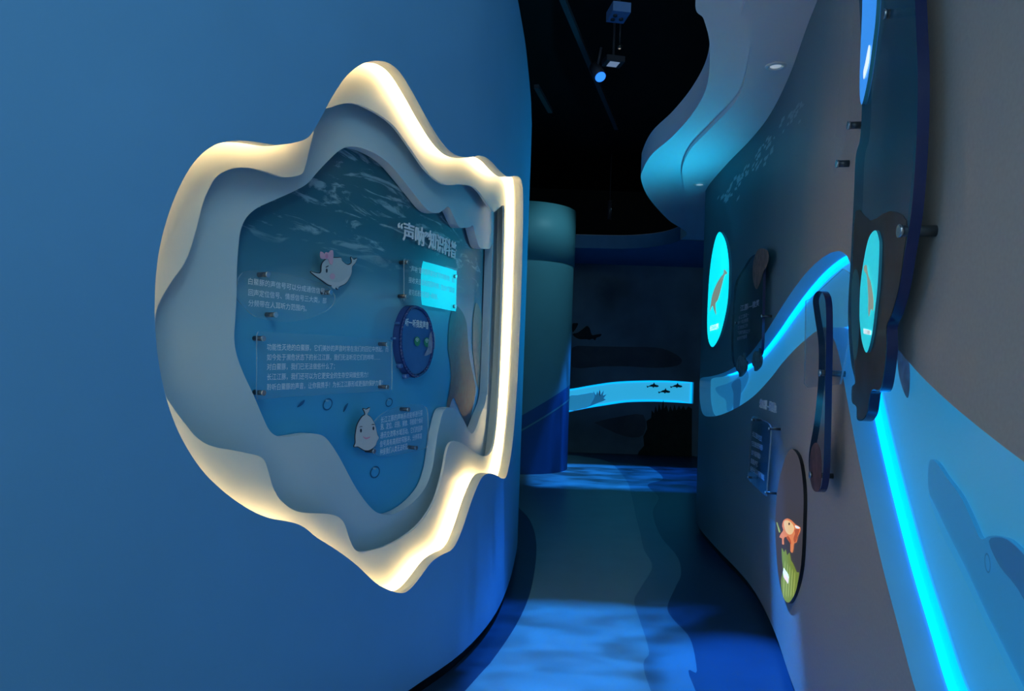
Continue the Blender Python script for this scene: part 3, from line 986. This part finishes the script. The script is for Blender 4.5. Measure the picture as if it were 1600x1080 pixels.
M['bubble'] = paint('bubble_print', (0.02, 0.13, 0.30), 0.5, 0.2, 40)
M['bubble_hi'] = paint('bubble_gleam_print', (0.30, 0.52, 0.66), 0.5, 0.1)
for cx, cy, r in ((512, 632, 9), (586, 738, 9), (608, 629, 6.5)):
    bb = printed(LW, NG + 0.003, blob(cx, cy, r * 0.8, r * 1.1, 14, 0.4), 'bubble_print', M['bubble'], niche)
    printed(LW, NG + 0.0036, blob(cx, cy, r * 0.62, r * 0.85, 14, 0.4), 'bubble_inside', M['sea'], bb)
    printed(LW, NG + 0.0042, blob(cx - r * 0.1, cy - r * 0.65, r * 0.3, r * 0.18, 8, 0.3), 'gleam', M['bubble_hi'], bb)
printed(LW, NG + 0.003, [(464, 636), (470, 629), (476, 625), (474, 631), (467, 636)], 'leaf_print', M['bubble'], niche, 3)
printed(LW, NG + 0.003, [(536, 643), (539, 634), (544, 630), (542, 636), (538, 643)], 'leaf_print', M['bubble'], niche, 3)

# ------------------------------------------------------------------ things on the grey wall
M['box_cyan'] = glow('cyan_light_box', (0.0, 0.80, 0.88), 1.05, (0.1, 0.6, 0.7))
M['lit_oval_edge'] = paint('glowing_oval_edge', (0.05, 0.30, 0.40), 0.4)
M['dolphin_tan'] = glow('tan_dolphin_print', (0.33, 0.42, 0.32), 0.55, (0.3, 0.3, 0.25))
M['lit_white'] = glow('lit_white_print', (0.85, 0.95, 0.95), 0.85)


def lit_oval(pix, n, thick, label, mat, name='glowing_oval', k=4, rim='lit_oval_edge'):
    o2 = RW.trace(pix, n, k)
    c = sum(o2, Vector((0, 0))) / len(o2)
    t = thing(name, RW.at(c.x, c.y, n), label, 'light box')
    v, f = triangulate(o2, (), (0.05, 0.10))
    MB().add([RW.at(q.x, q.y, n) for q in v], f, v).build('lit_face', mat, t, fix=False)
    MB().strip([RW.at(q.x, q.y, n) for q in o2], [RW.at(q.x, q.y, n - thick) for q in o2]).build('rim', M[rim], t)
    return t


b1 = lit_oval([(1126, 363), (1134, 378), (1138.5, 405), (1139, 430), (1136.7, 474), (1127, 518), (1118, 538), (1112, 542), (1107, 532), (1105, 510), (1106, 470), (1109, 425), (1114, 390), (1120, 368)],
              0.02, 0.02, 'bright cyan oval light box with a dolphin at the far end of the grey wall', M['box_cyan'])
q = RW.hit(1122, 452, 0.06)
lamp('light_box_lamp', 'SPOT', RW.at(q.x, q.y, 0.06), RW.at(q.x, q.y + 0.45, 1.06), (0.02, 0.62, 1.0), 44, spot_size=math.radians(168), spot_blend=0.7, shadow_soft_size=0.02)
printed(RW, 0.022, [(1131.5, 421), (1136.5, 427), (1132, 431), (1127.5, 448), (1122, 468), (1118, 475), (1119, 492), (1115.5, 484), (1113, 478), (1109, 487), (1110.5, 475), (1113, 461), (1119, 445), (1126, 433), (1130, 428)], 'dolphin_print', M['dolphin_tan'], b1, label='tan dolphin diving')
text_on(RW, 0.022, '长江江豚', (1109, 517), (1122.5, 513), 9, 'letters', M['lit_white'], b1, bold=0.03)

# boards standing off the wall
M['dark_acrylic'] = acrylic('dark_blue_acrylic', (0.020, 0.055, 0.085), 0.35, 0.12)
M['navy_edge'] = paint('navy_acrylic_edge', (0.012, 0.02, 0.09), 0.2, 0.1, 8, 0, 0.6)
M['brown'] = paint('brown_animal_print', (0.16, 0.10, 0.085), 0.5, 0.5, 20)
M['rust'] = paint('rust_animal_print', (0.13, 0.06, 0.06), 0.5, 0.5, 20)
M['dim_text'] = paint('dim_print', (0.30, 0.36, 0.42), 0.6, 0.02)
M['blue_text'] = paint('pale_blue_print', (0.55, 0.66, 0.76), 0.6, 0.02)


def board(name, pix, n, thick, label, mat, cat='display board', k=4):
    o2 = RW.trace(pix, n, k)
    c = sum(o2, Vector((0, 0))) / len(o2)
    t = thing(name, RW.at(c.x, c.y, n), label, cat)
    v, f = triangulate(o2, (), (0.05, 0.10))
    MB().add([RW.at(q.x, q.y, n) for q in v], f, v).build('board_face', mat, t, fix=False)
    MB().strip([RW.at(q.x, q.y, n) for q in o2], [RW.at(q.x, q.y, n - thick) for q in o2]).build('board_edge', M['navy_edge'], t)
    return t


ba = board('standoff_board', [(1163, 417), (1172, 403), (1181, 397), (1188, 400), (1192, 412), (1192, 450), (1191, 500), (1190, 540), (1187, 556), (1176, 565), (1162, 571), (1152, 575), (1146, 570), (1143, 550), (1143, 520), (1146, 470), (1150, 440)],
           0.05, 0.016, 'dark leaf-shaped text board between the far oval and the glowing slot', M['dark_acrylic'])
printed(RW, 0.052, [(1184, 391), (1190, 388), (1198, 391), (1201, 402), (1198, 415), (1193, 424), (1188, 440), (1182, 452), (1177, 440), (1176, 420), (1178, 404)], 'animal_print', M['brown'], ba, thick=0.002, label='brown animal at the top of the board')
text_on(RW, 0.052, '江豚—微笑', (1156.5, 486), (1186, 477), 10, 'letters', M['dim_text'], ba, bold=0.02)
for i, (x0, y0, x1, y1, tx) in enumerate([(1154, 499, 1170, 494, '长江江豚是一'), (1153, 507, 1169, 502, '种小型齿鲸类'), (1152.5, 515, 1168, 511, '生活在长江中'), (1152, 523, 1172, 519.5, '下游的湖泊之中'), (1151.5, 532, 1167, 528, '被称作微笑')]):
    text_on(RW, 0.052, tx, (x0, y0), (x1, y1), 6.5, 'text_line', M['dim_text'], ba)
M['fish_dark'] = paint('dark_blue_fish_print', (0.05, 0.13, 0.16), 0.4, 0.6, 30)
for fx, fy, rx, ry in ((1158, 571, 8, 15), (1182, 563, 7, 14)):
    fb_ = printed(RW, 0.056, [(fx - rx, fy - 3), (fx - 3, fy - ry), (fx + 2, fy - ry + 2), (fx + 4, fy - ry - 5), (fx + 5, fy - ry + 6), (fx + rx, fy - 5), (fx + rx - 1, fy + 6), (fx + 3, fy + ry - 2), (fx - 3, fy + ry + 3), (fx - 4, fy + ry - 3), (fx - rx, fy + 6)],
                  'fish_cutout', M['fish_dark'], ba, thick=0.012)
pin(RW, 1191, 494, 0.0, 0.056, ba, 0.008)
pin(RW, 1150, 505, 0.0, 0.05, ba, 0.008)

bb_ = board('standoff_board', [(1270, 470), (1274, 458), (1280, 455), (1286, 459), (1290, 475), (1291, 520), (1289.5, 600), (1288, 680), (1286, 740), (1281, 766), (1272, 766), (1265, 745), (1264, 710), (1272, 660), (1278, 600), (1279, 540), (1273, 495)],
            0.07, 0.022, 'narrow dark blue board seen edge-on in front of the slot crest', M['dark_acrylic'])
printed(RW, 0.072, [(1268, 700), (1275, 692), (1281, 705), (1283, 735), (1280, 764), (1273, 768), (1267, 755), (1265, 725)], 'animal_print', M['rust'], bb_, thick=0.002, label='rusty brown animal at the foot of the board')
pin(RW, 1283, 583, 0.0, 0.078, bb_, 0.011)
pin(RW, 1268, 742, 0.0, 0.074, bb_, 0.010)
# a clear sheet behind it, with its line of writing
bc = RW.trace([(1258, 470), (1264, 468), (1316, 420), (1328, 428), (1327, 520), (1312, 600), (1262, 606), (1256, 600)], 0.03, 1)
c = sum(bc, Vector((0, 0))) / len(bc)
M['pale_clear'] = acrylic('pale_clear_acrylic', (0.20, 0.36, 0.52), 0.72, 0.05)
cs = thing('clear_sheet', RW.at(c.x, c.y, 0.03), 'clear acrylic sheet across the crest of the glowing slot', 'acrylic sheet')
v, f = triangulate(bc)
MB().add([RW.at(q.x, q.y, 0.03) for q in v], f, v).build('sheet_face', M['pale_clear'], cs, fix=False)
MB().strip([RW.at(q.x, q.y, 0.03) for q in bc], [RW.at(q.x, q.y, 0.024) for q in bc]).build('sheet_edge', M['edge_clear'], cs)

# small text plate and its heading
pc_ = RW.trace([(1175, 652), (1189, 656), (1203, 666), (1202, 700), (1199, 740), (1197, 771), (1195, 774), (1182, 762), (1169, 748), (1170, 720), (1172, 685)], 0.05, 3)
c = sum(pc_, Vector((0, 0))) / len(pc_)
tp = thing('text_plate', RW.at(c.x, c.y, 0.05), 'small dark clear text plate on the grey wall left of the frog picture', 'text plate')
M['plate_dark'] = acrylic('smoked_acrylic', (0.03, 0.08, 0.11), 0.45, 0.06)
v, f = triangulate(pc_)
MB().add([RW.at(q.x, q.y, 0.05) for q in v], f, v).build('acrylic_sheet', M['plate_dark'], tp, fix=False)
MB().strip([RW.at(q.x, q.y, 0.05) for q in pc_], [RW.at(q.x, q.y, 0.042) for q in pc_]).build('sheet_edge', M['edge_clear'], tp)
for (x0, y0, x1, y1, tx) in [(1175.5, 681, 1190, 690, '长江里的生灵'), (1174.5, 696, 1191.5, 704, '它们曾经很多很多'), (1174, 710, 1188, 717, '如今越来越少'), (1172.5, 723, 1183.5, 729, '请爱护它'), (1172, 735, 1194, 751, '保护长江从我们做起')]:
    text_on(RW, 0.052, tx, (x0, y0), (x1, y1), 9, 'text_line', M['blue_text'], tp)
for x, y in ((1176, 656), (1203, 670), (1170, 746), (1197, 770)):
    pin(RW, x, y, 0.0, 0.055, tp, 0.007)
q = RW.hit(1198, 633, 0)
hd = thing('heading_lettering', RW.at(q.x, q.y, 0), 'pale heading letters on the grey wall above the small text plate', 'lettering')
text_on(RW, 0.012, '幻引—鲟鱼', (1186, 636), (1210, 644), 15, 'letters', M['blue_text'], hd, bold=0.02, deep=0.012)

# oval lit picture of an orange frog
M['frame_dark'] = glow('dark_lit_picture', L(70, 66, 70), 0.75, (0.02, 0.02, 0.02))
M['dark_rim'] = paint('black_picture_rim', (0.012, 0.012, 0.015), 0.4)
b4 = lit_oval([(1238, 702), (1249, 719), (1255, 762), (1255, 810), (1251.6, 882), (1243, 923), (1232, 943), (1222.7, 930), (1215.5, 894), (1211.5, 834), (1213, 781), (1219, 743), (1228.5, 712)],
              0.015, 0.015, 'oval lit picture of an orange frog above green weeds low on the grey wall', M['frame_dark'], 'oval_picture', rim='dark_rim')
M['orange'] = glow('lit_orange_print', (0.85, 0.25, 0.08), 0.8, (0.5, 0.2, 0.1))
M['cream_p'] = glow('lit_cream_print', (0.95, 0.62, 0.30), 0.8, (0.5, 0.4, 0.2))
M['weed'] = glow('lit_green_print', (0.20, 0.26, 0.03), 0.8, (0.2, 0.25, 0.05))
M['weed2'] = glow('lit_light_green_print', (0.36, 0.42, 0.08), 0.8, (0.3, 0.35, 0.1))
k4 = lambda P: [(1195 + x / 4.154, 690 + y / 4.154) for x, y in P]
fr = printed(RW, 0.017, k4([(120, 515), (145, 500), (172, 512), (200, 540), (230, 558), (226, 590), (212, 622), (205, 655), (190, 662), (186, 690), (180, 722), (166, 712), (166, 668), (152, 628), (130, 620), (122, 640), (124, 668), (112, 665), (112, 630), (95, 622), (104, 600), (120, 575), (112, 550)]), 'frog_print', M['orange'], b4, 2, label='orange frog')
printed(RW, 0.0174, k4([(125, 520), (148, 512), (175, 530), (190, 560), (180, 595), (160, 605), (140, 590), (128, 560)]), 'frog_belly', M['cream_p'], fr, 3)
printed(RW, 0.0174, k4([(76, 530), (84, 560), (92, 590), (100, 585), (86, 545), (80, 525)]), 'twig_print', M['weed2'], b4, 2)
printed(RW, 0.017, k4([(110, 690), (125, 720), (135, 700), (145, 740), (160, 720), (170, 770), (182, 790), (195, 820), (208, 850), (222, 850), (216, 900), (205, 960), (185, 1010), (155, 1045), (130, 1030), (112, 980), (105, 900), (118, 840), (112, 770)]), 'weed_print', M['weed'], b4, 2, label='green water weeds')
for x in (128, 145, 160, 176, 192):
    printed(RW, 0.0174, k4([(x, 790 + (x - 128)), (x + 5, 800 + (x - 128)), (x - 4, 1000), (x - 10, 990)]), 'weed_stem', M['weed2'], b4, 2)
M['rust_p'] = glow('lit_rust_print', (0.50, 0.10, 0.03), 0.8, (0.4, 0.1, 0.05))
printed(RW, 0.0178, k4([(192, 575), (212, 565), (226, 572), (214, 612), (203, 650), (192, 655), (186, 630), (196, 600)]), 'frog_flank', M['rust_p'], fr, 2)
printed(RW, 0.0178, k4([(140, 625), (150, 612), (168, 640), (172, 668), (164, 660), (150, 640)]), 'frog_shade', M['rust_p'], fr, 2)
printed(RW, 0.0180, k4([(196, 545), (214, 552), (228, 562), (214, 566), (200, 560)]), 'frog_gleam', M['lit_white'], fr, 2)
printed(RW, 0.0180, blob(1195 + 158 / 4.154, 690 + 535 / 4.154, 1.2, 2.2, 8), 'frog_eye', M['ink'], fr, 1)
lab = printed(RW, 0.0182, k4([(122, 820), (150, 860), (156, 880), (150, 924), (122, 880), (118, 850)]), 'caption_card', M['lit_white'], b4, 1)
text_on(RW, 0.0185, '树蛙', (1225.3, 903), (1230.8, 911), 9, 'letters', M['orange'], lab)

# large dark board hung close to the viewer, with a painted reflection and a blue oval
bd = board('standoff_board', [(1346, -60), (1400, -80), (1425, -40), (1432, 60), (1434, 140), (1431, 240), (1424, 330), (1413, 400), (1405, 450), (1394, 490), (1386, 510), (1386, 545), (1381, 590), (1375, 611), (1362, 611), (1359, 625), (1356, 645), (1348, 657), (1339, 655), (1338, 636), (1331, 628), (1331, 605), (1336, 596), (1329, 560), (1325, 490), (1329, 410), (1334, 310), (1337, 245), (1344, 215), (1347, 150), (1345, 60)],
           0.065, 0.026, 'tall dark blue acrylic board hung off the grey wall nearest the viewer', acrylic('deep_teal_acrylic', (0.035, 0.14, 0.20), 0.10, 0.25))
pin(RW, 1409, 361, 0.0, 0.075, bd, 0.014)
pin(RW, 1385, 22, 0.0, 0.072, bd, 0.012)
M['dark_rock'] = paint('dark_rock_print', (0.012, 0.022, 0.030), 0.3, 0.8, 12, 0, 0.5)
printed(RW, 0.0665, [(1337, 330), (1360, 345), (1390, 330), (1416, 345), (1411, 400), (1404, 450), (1393, 490), (1385, 510), (1385, 545), (1380, 590), (1374, 609), (1363, 609), (1358, 625), (1355, 644), (1348, 655), (1340, 653), (1339, 637), (1332, 627), (1332, 606), (1337, 596), (1334, 560), (1334, 500), (1332, 430)], 'rock_print', M['dark_rock'], bd, 3, label='black rock picture on the lower half of the board')
printed(RW, 0.068, [(1331, 440), (1337, 420), (1343, 440), (1343, 500), (1340, 550), (1334, 560), (1330, 500)], 'teal_print', paint('teal_board_print', (0.02, 0.22, 0.26), 0.3), bd, 3)
b2 = lit_oval([(1368, 360), (1373, 373), (1374, 389), (1371.5, 443), (1367, 486), (1362, 525), (1354.5, 551), (1347.6, 537), (1344, 510), (1343, 486), (1344.7, 443), (1350.6, 402), (1358, 371)],
              0.074, 0.008, 'small cyan oval reflection with a dolphin, built glowing on the big dark board', glow('soft_cyan_reflection', (0.0, 0.60, 0.68), 0.8, (0.1, 0.5, 0.6)))  # mirrored oval: its reflection is built as a glowing face
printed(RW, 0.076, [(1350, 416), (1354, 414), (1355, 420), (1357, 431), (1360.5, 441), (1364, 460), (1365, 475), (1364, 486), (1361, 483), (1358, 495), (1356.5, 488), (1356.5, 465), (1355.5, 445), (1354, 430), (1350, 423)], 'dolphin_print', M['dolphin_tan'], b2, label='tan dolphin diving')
cd = printed(RW, 0.076, [(1349, 513.5), (1355, 515), (1361, 517), (1360.5, 523.5), (1355, 522.5), (1349.5, 521.5)], 'caption_card', M['lit_white'], b2, 1)  # mirrored caption, part of the oval reflection
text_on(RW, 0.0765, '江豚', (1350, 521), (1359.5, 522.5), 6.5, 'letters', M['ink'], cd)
M['oval_blue'] = glow('blue_oval_glow', (0.035, 0.26, 0.80), 0.9, (0.05, 0.2, 0.5))
b5 = lit_oval([(1349, -40), (1358, -75), (1368, -60), (1370, -10), (1368, 30), (1364, 65), (1357, 118), (1350, 152), (1346, 163.5), (1343.5, 150), (1343.2, 120), (1344.5, 79), (1347, 20)],
              0.076, 0.010, 'long blue glowing oval with a white streak at the top of the picture', M['oval_blue'])  # glowing blue oval face in front of the board
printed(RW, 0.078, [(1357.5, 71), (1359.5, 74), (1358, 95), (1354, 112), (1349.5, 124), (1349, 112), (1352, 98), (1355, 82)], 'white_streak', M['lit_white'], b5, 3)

# clear plate high on the wall, held by two dark pins
pe = RW.trace([(1322, -30), (1336, -34), (1332, 60), (1325, 200), (1308, 262), (1302, 266), (1308, 180), (1316, 60)], 0.03, 3)
c = sum(pe, Vector((0, 0))) / len(pe)
te = thing('clear_plate', RW.at(c.x, c.y, 0.03), 'thin clear plate on two dark pins high on the grey wall', 'acrylic sheet')
v, f = triangulate(pe)
MB().add([RW.at(q.x, q.y, 0.03) for q in v], f, v).build('sheet_face', acrylic('faint_clear_acrylic', (0.3, 0.4, 0.45), 0.90), te, fix=False)
for x, y in ((1328, 196), (1310, 256)):
    pin(RW, x, y, 0.0, 0.035, te, 0.012)

# dolphin relief on the near end of the slot
M['relief'] = glow('blue_dolphin_relief', (0.012, 0.17, 0.38), 0.55, (0.10, 0.36, 0.56))
M['relief_dark'] = glow('deep_blue_dolphin_relief', (0.010, 0.10, 0.25), 0.5, (0.06, 0.22, 0.40))
R1 = [(1452, 722), (1462, 722), (1478, 745), (1500, 775), (1518, 812), (1532, 842), (1545, 838), (1562, 838), (1582, 848), (1620, 890), (1700, 1000), (1720, 1180), (1640, 1180), (1595, 1080), (1560, 1010), (1520, 930), (1490, 865), (1465, 805), (1451, 765)]
rl = printed(RW, ND + 0.012, R1, 'dolphin_relief', M['relief'], slot, 4, thick=0.01, label='long dolphin in low relief on the slot back')
printed(RW, ND + 0.014, [(1545, 846), (1562, 840), (1582, 850), (1620, 892), (1690, 1000), (1640, 1000), (1590, 920), (1562, 885)], 'dolphin_fin', M['relief_dark'], rl, 3)
printed(RW, ND + 0.0145, blob(1543, 880, 4.5, 16, 14, -0.1), 'dolphin_eye', M['relief_dark'], rl, 3)
printed(RW, ND + 0.0148, blob(1543, 880, 3.4, 13, 14, -0.1), 'eye_gleam', M['relief'], rl, 3)
printed(RW, ND + 0.0142, [(1451, 775), (1456, 780), (1480, 830), (1510, 890), (1545, 965), (1600, 1075), (1590, 1075), (1540, 975), (1500, 890), (1470, 830)], 'belly_line', glow('light_blue_line', (0.02, 0.26, 0.50), 0.6, (0.10, 0.40, 0.65)), rl, 3)
printed(RW, ND + 0.008, [(1402, 545), (1412, 552), (1421, 570), (1421, 610), (1417, 622), (1408, 600), (1403, 575)], 'painted_reflection', paint('painted_reflection', (0.10, 0.26, 0.42), 0.4, 0.4, 20), slot, 3)  # the narrow patch is a reflection painted onto the slot back
printed(RW, ND + 0.008, [(1118, 606), (1135, 600), (1150, 592), (1165, 578), (1170, 590), (1160, 612), (1148, 626), (1143, 640), (1136, 642), (1134, 625), (1124, 618)], 'fish_print', M['relief'], slot, 3, label='blue fish printed at the far end of the slot')
printed(RW, ND + 0.010, [(1143, 600), (1156, 592), (1158, 610), (1154, 640), (1146, 642), (1146, 615)], 'fin_print', M['relief_dark'], slot, 3)

# pale flecks painted along the top of the wall
mb = MB()
for i in range(70):
    t = random.random()
    bx = 1118 + 130 * t ** 0.8; by = 300 - 150 * t ** 0.9
    x, y = bx + random.gauss(0, 3) + 3, by + abs(random.gauss(0, 13)) + 4
    l, w = random.uniform(2.5, 7), random.uniform(1.2, 2.8)
    P = [RW.hit(x + l * 0.6, y - l, 0.001), RW.hit(x + w, y + w * 0.4, 0.001), RW.hit(x - l * 0.4, y + l, 0.001), RW.hit(x - w * 0.6, y, 0.001)]
    mb.add([RW.at(q.x, q.y, 0.0012) for q in P], [[0, 1, 2, 3]], P)
o = mb.build('painted_flecks', paint('pale_fleck_paint', (0.30, 0.42, 0.46), 0.6), wr, fix=False)
o['kind'] = 'stuff'

# ------------------------------------------------------------------ soffit and ceiling fittings
M['lamp_ring'] = paint('white_downlight_ring', (0.75, 0.78, 0.8), 0.4)
M['lamp_glass'] = glow('pale_downlight', (0.75, 0.85, 0.9), 0.35)
for (x, y), lb in (((1212, 103), 'round white downlight in the pale blue ceiling, the nearer one'), ((1093, 288), 'tiny far downlight in the bright lobe of the blue ceiling')):
    z = SOF - 0.035
    p = on_z(x, y, z)
    t = thing('ceiling_downlight', p, lb, 'downlight', 'downlights in the blue ceiling')
    R = lambda r, dz: [Vector((p.x + r * math.cos(a), p.y + r * math.sin(a), z + dz)) for a in ANG]
    MB().strip(R(0.055, 0), R(0.052, -0.008)).strip(R(0.052, -0.008), R(0.036, -0.008)).strip(R(0.036, -0.008), R(0.030, -0.002)).build('trim_ring', M['lamp_ring'], t)
    MB().add(R(0.030, -0.002), [list(range(48))]).build('lens', M['lamp_glass'], t)

M['rail'] = paint('dark_rail', (0.045, 0.045, 0.06), 0.4, 0.1, 10)


def bar(name, pix, z, w, h, label, cat, mat):
    a, b = on_z(*pix[0], z), on_z(*pix[1], z)
    d = (b - a).normalized(); s_ = Vector((-d.y, d.x, 0)) * w / 2; u = Vector((0, 0, h))
    m = MB().add([a - s_, a + s_, b + s_, b - s_, a - s_ + u, a + s_ + u, b + s_ + u, b - s_ + u], [[3, 2, 1, 0], [4, 5, 6, 7], [0, 1, 5, 4], [1, 2, 6, 5], [2, 3, 7, 6], [3, 0, 4, 7]])
    o = m.build(name, mat)
    return tag(o, label, cat)


bar('track_rail', ((872, -15), (963, 203)), 4.25, 0.045, 0.04, 'long thin track rail crossing the black ceiling', 'rail', M['rail'])
bar('track_rail', ((838, 138), (860, 177)), 4.25, 0.05, 0.04, 'short rail piece just beside the top of the blue wall', 'rail', M['rail'])

sp = on_z(938, 120, 4.0)
sl = thing('track_spotlight', sp, 'small spotlight with a glowing blue lens on the ceiling rail', 'spotlight')
ax = (Vector((0.35, -0.75, -1))).normalized()
MB().tube(sp - ax * 0.16, sp, 0.05, 0.055, n=20, cap=True).build('barrel', M['rail'], sl)
MB().tube(sp + ax * 0.001, sp + ax * 0.006, 0.047, n=20).build('lens', glow('blue_spot_lens', (0.03, 0.22, 1.0), 1.4), sl)
lamp('track_spotlight_beam', 'SPOT', sp + ax * 0.02, RW.at(RW.hit(1240, 960).x, -0.25, 0.0), (0.02, 0.25, 1.0), 3200, spot_size=math.radians(14), spot_blend=0.8, shadow_soft_size=0.02)
MB().tube(sp - ax * 0.10, Vector((sp.x + 0.0, sp.y, 4.26)), 0.012).build('arm', M['rail'], sl)

pp = on_z(966, 27, 4.35)
pj = thing('water_projector', pp, 'flat blue-lit projector box under the black ceiling', 'projector')
rot = Matrix.Rotation(0.15, 3, 'Z')
MB().box(pp + Vector((0, 0, 0.04)), (0.15, 0.20, 0.08), rot).build('case', paint('blue_lit_case', (0.16, 0.30, 0.60), 0.5), pj)
for dx, dy in ((-0.035, 0.04), (-0.035, -0.03), (0.03, 0.02)):
    c = pp + rot @ Vector((dx, dy, 0))
    MB().tube(c + Vector((0, 0, 0.001)), c + Vector((0, 0, -0.012)), 0.018).build('lens', M['rail'], pj)
MB().tube(pp + Vector((0, 0, 0.08)), pp + Vector((0, 0, 0.36)), 0.015).build('drop_rod', M['rail'], pj)

p2 = on_z(958, 101, 4.2)
fl = thing('flood_lamp', p2, 'small pale square flood lamp between projector and blue spotlight', 'lamp')
MB().box(p2 + Vector((0, 0, 0.03)), (0.17, 0.15, 0.05), Matrix.Rotation(0.2, 3, 'Z')).build('housing', M['rail'], fl)
MB().box(p2 + Vector((0, 0, 0.003)), (0.09, 0.10, 0.006), Matrix.Rotation(0.2, 3, 'Z')).build('lens', glow('dim_pale_lens', (0.16, 0.24, 0.38), 0.8), fl)
MB().tube(p2 + Vector((0, 0, 0.05)), p2 + Vector((0, 0, 0.52)), 0.012).build('drop_rod', M['rail'], fl)

p3 = on_z(968, 76, 4.4)
sn = thing('smoke_sensor', p3, 'tiny pale round sensor on the black ceiling', 'sensor')
MB().tube(p3, p3 + Vector((0, 0, 0.03)), 0.022, 0.03, n=16).build('cap', M['metal'], sn)
MB().tube(p3 + Vector((0, 0, -0.004)), p3, 0.008, 0.012, n=10).build('lamp', glow('sensor_lamp', (0.4, 0.35, 0.3), 0.6), sn)
MB().tube(p3 + Vector((0, 0, 0.03)), p3 + Vector((0, 0, 0.31)), 0.008).build('drop_rod', M['rail'], sn)

p4 = on_y(952, 344, 10.9)
hp = thing('hanging_speaker', p4, 'slim dark hanging fitting above the far ceiling edge', 'fitting')
MB().tube(p4, p4 + Vector((0, 0, 0.3)), 0.035, n=16).build('tube', M['rail'], hp)
MB().tube(p4 + Vector((0.02, -0.03, 0.10)), p4 + Vector((0.02, -0.03, 0.26)), 0.006, n=8).build('bright_edge', M['chrome'], hp)
MB().tube(p4 + Vector((0, 0, 0.3)), Vector((p4.x, p4.y, 4.7)), 0.006, n=8).build('drop_rod', M['rail'], hp)

# ------------------------------------------------------------------ end wall pictures
M['far_dark'] = paint('dark_turtle_print', (0.012, 0.018, 0.02), 0.6, 0.3, 8)
ft = FW.hit(915, 520)
tu = thing('turtle_cutout', FW.at(ft.x, ft.y, 0.02), 'dark swimming turtle cut-out on the end wall', 'cut-out')
k3 = lambda P: [(880 + x / 4.155, 480 + y / 4.155) for x, y in P]
sheet(MB(), FW, FW.trace(k3([(62, 175), (95, 165), (130, 140), (155, 122), (172, 138), (180, 165), (190, 182), (215, 178), (248, 175), (240, 190), (215, 200), (208, 216), (192, 205), (172, 212), (150, 208), (110, 208), (80, 196)]), 0.02, 3), 0.02, 0.02).build('shell', M['far_dark'], tu, fix=False)
sheet(MB(), FW, FW.trace(k3([(60, 110), (78, 104), (97, 106), (88, 130), (74, 152), (60, 160)]), 0.02, 3), 0.02, 0.02).build('front_flipper', M['far_dark'], tu, fix=False)
M['fish_green'] = paint('dark_green_fish_print', (0.02, 0.10, 0.10), 0.5, 0.3, 20)
for i, (fx, fy, sc) in enumerate(((580, 508, 1.0), (655, 545, 1.0), (733, 510, 1.0))):
    P = [(-38, 2), (-28, 6), (-10, -4), (4, -8), (10, -20), (16, -6), (32, -2), (40, 6), (28, 12), (10, 10), (6, 18), (0, 10), (-16, 8), (-26, 10), (-34, 16)]
    pxp = k3([(fx + x * sc, fy + y * sc) for x, y in P])
    q = FW.hit(*pxp[0], -0.09)
    t = thing('fish_cutout', FW.at(q.x, q.y, -0.09), ('leftmost small green fish in the far glowing slot', 'lowest, middle small green fish in the far glowing slot', 'rightmost small green fish in the far glowing slot')[i], 'cut-out', 'green fish in the far slot')
    sheet(MB(), FW, FW.trace(pxp, -0.09, 2), -0.085, 0.01).build('body', M['fish_green'], t, fix=False)
    e_ = k3([(fx + 28, fy + 2)])[0]
    printed(FW, -0.083, blob(e_[0], e_[1], 0.6, 0.6, 6), 'eye', M['text'], t, 1)
printed(FW, -0.09, k3([(165, 648), (188, 610), (200, 590), (196, 545), (212, 572), (222, 545), (228, 565), (237, 530), (242, 570), (264, 540), (258, 575), (282, 565), (262, 592), (278, 600), (256, 612), (225, 622)]), 'splash_print', M['relief'], fslot, 1)
printed(FW, -0.088, k3([(232, 548), (240, 545), (242, 575), (236, 572)]), 'splash_gleam', M['text'], fslot, 2)
printed(FW, -0.09, k3([(30, 582), (90, 572), (150, 562), (195, 556), (203, 585), (185, 618), (165, 648), (120, 660), (30, 672)]), 'wave_print', glow('wave_backlit_print', (0.015, 0.22, 0.45), 0.8, (0.1, 0.35, 0.55)), fslot, 2)
M['mural_hill'] = paint('dim_mural_shape', (0.075, 0.10, 0.11), 0.6, 0.3, 2)
for P in ([(60, 262), (200, 255), (420, 258), (600, 262), (700, 290), (770, 340), (740, 380), (600, 395), (430, 385), (250, 385), (60, 390)],
          [(220, 745), (350, 715), (520, 700), (520, 830), (400, 840), (220, 760)]):
    printed(FW, 0.002, k3(P), 'painted_hill', M['mural_hill'], wf, 3)
M['weed_dark'] = paint('dark_weed_print', (0.006, 0.02, 0.015), 0.6, 0.4, 8)
printed(FW, 0.003, k3([(470, 1010), (490, 940), (525, 900), (520, 840), (545, 790), (540, 740), (570, 720), (575, 670), (590, 690), (600, 640), (612, 680), (622, 628), (636, 670), (650, 600), (655, 660), (670, 635), (684, 680), (695, 640), (710, 675), (722, 632), (735, 670), (752, 640), (765, 665), (780, 640), (795, 668), (812, 645), (836, 660), (834, 1035), (650, 1030)]), 'painted_weeds', M['weed_dark'], wf, 1)
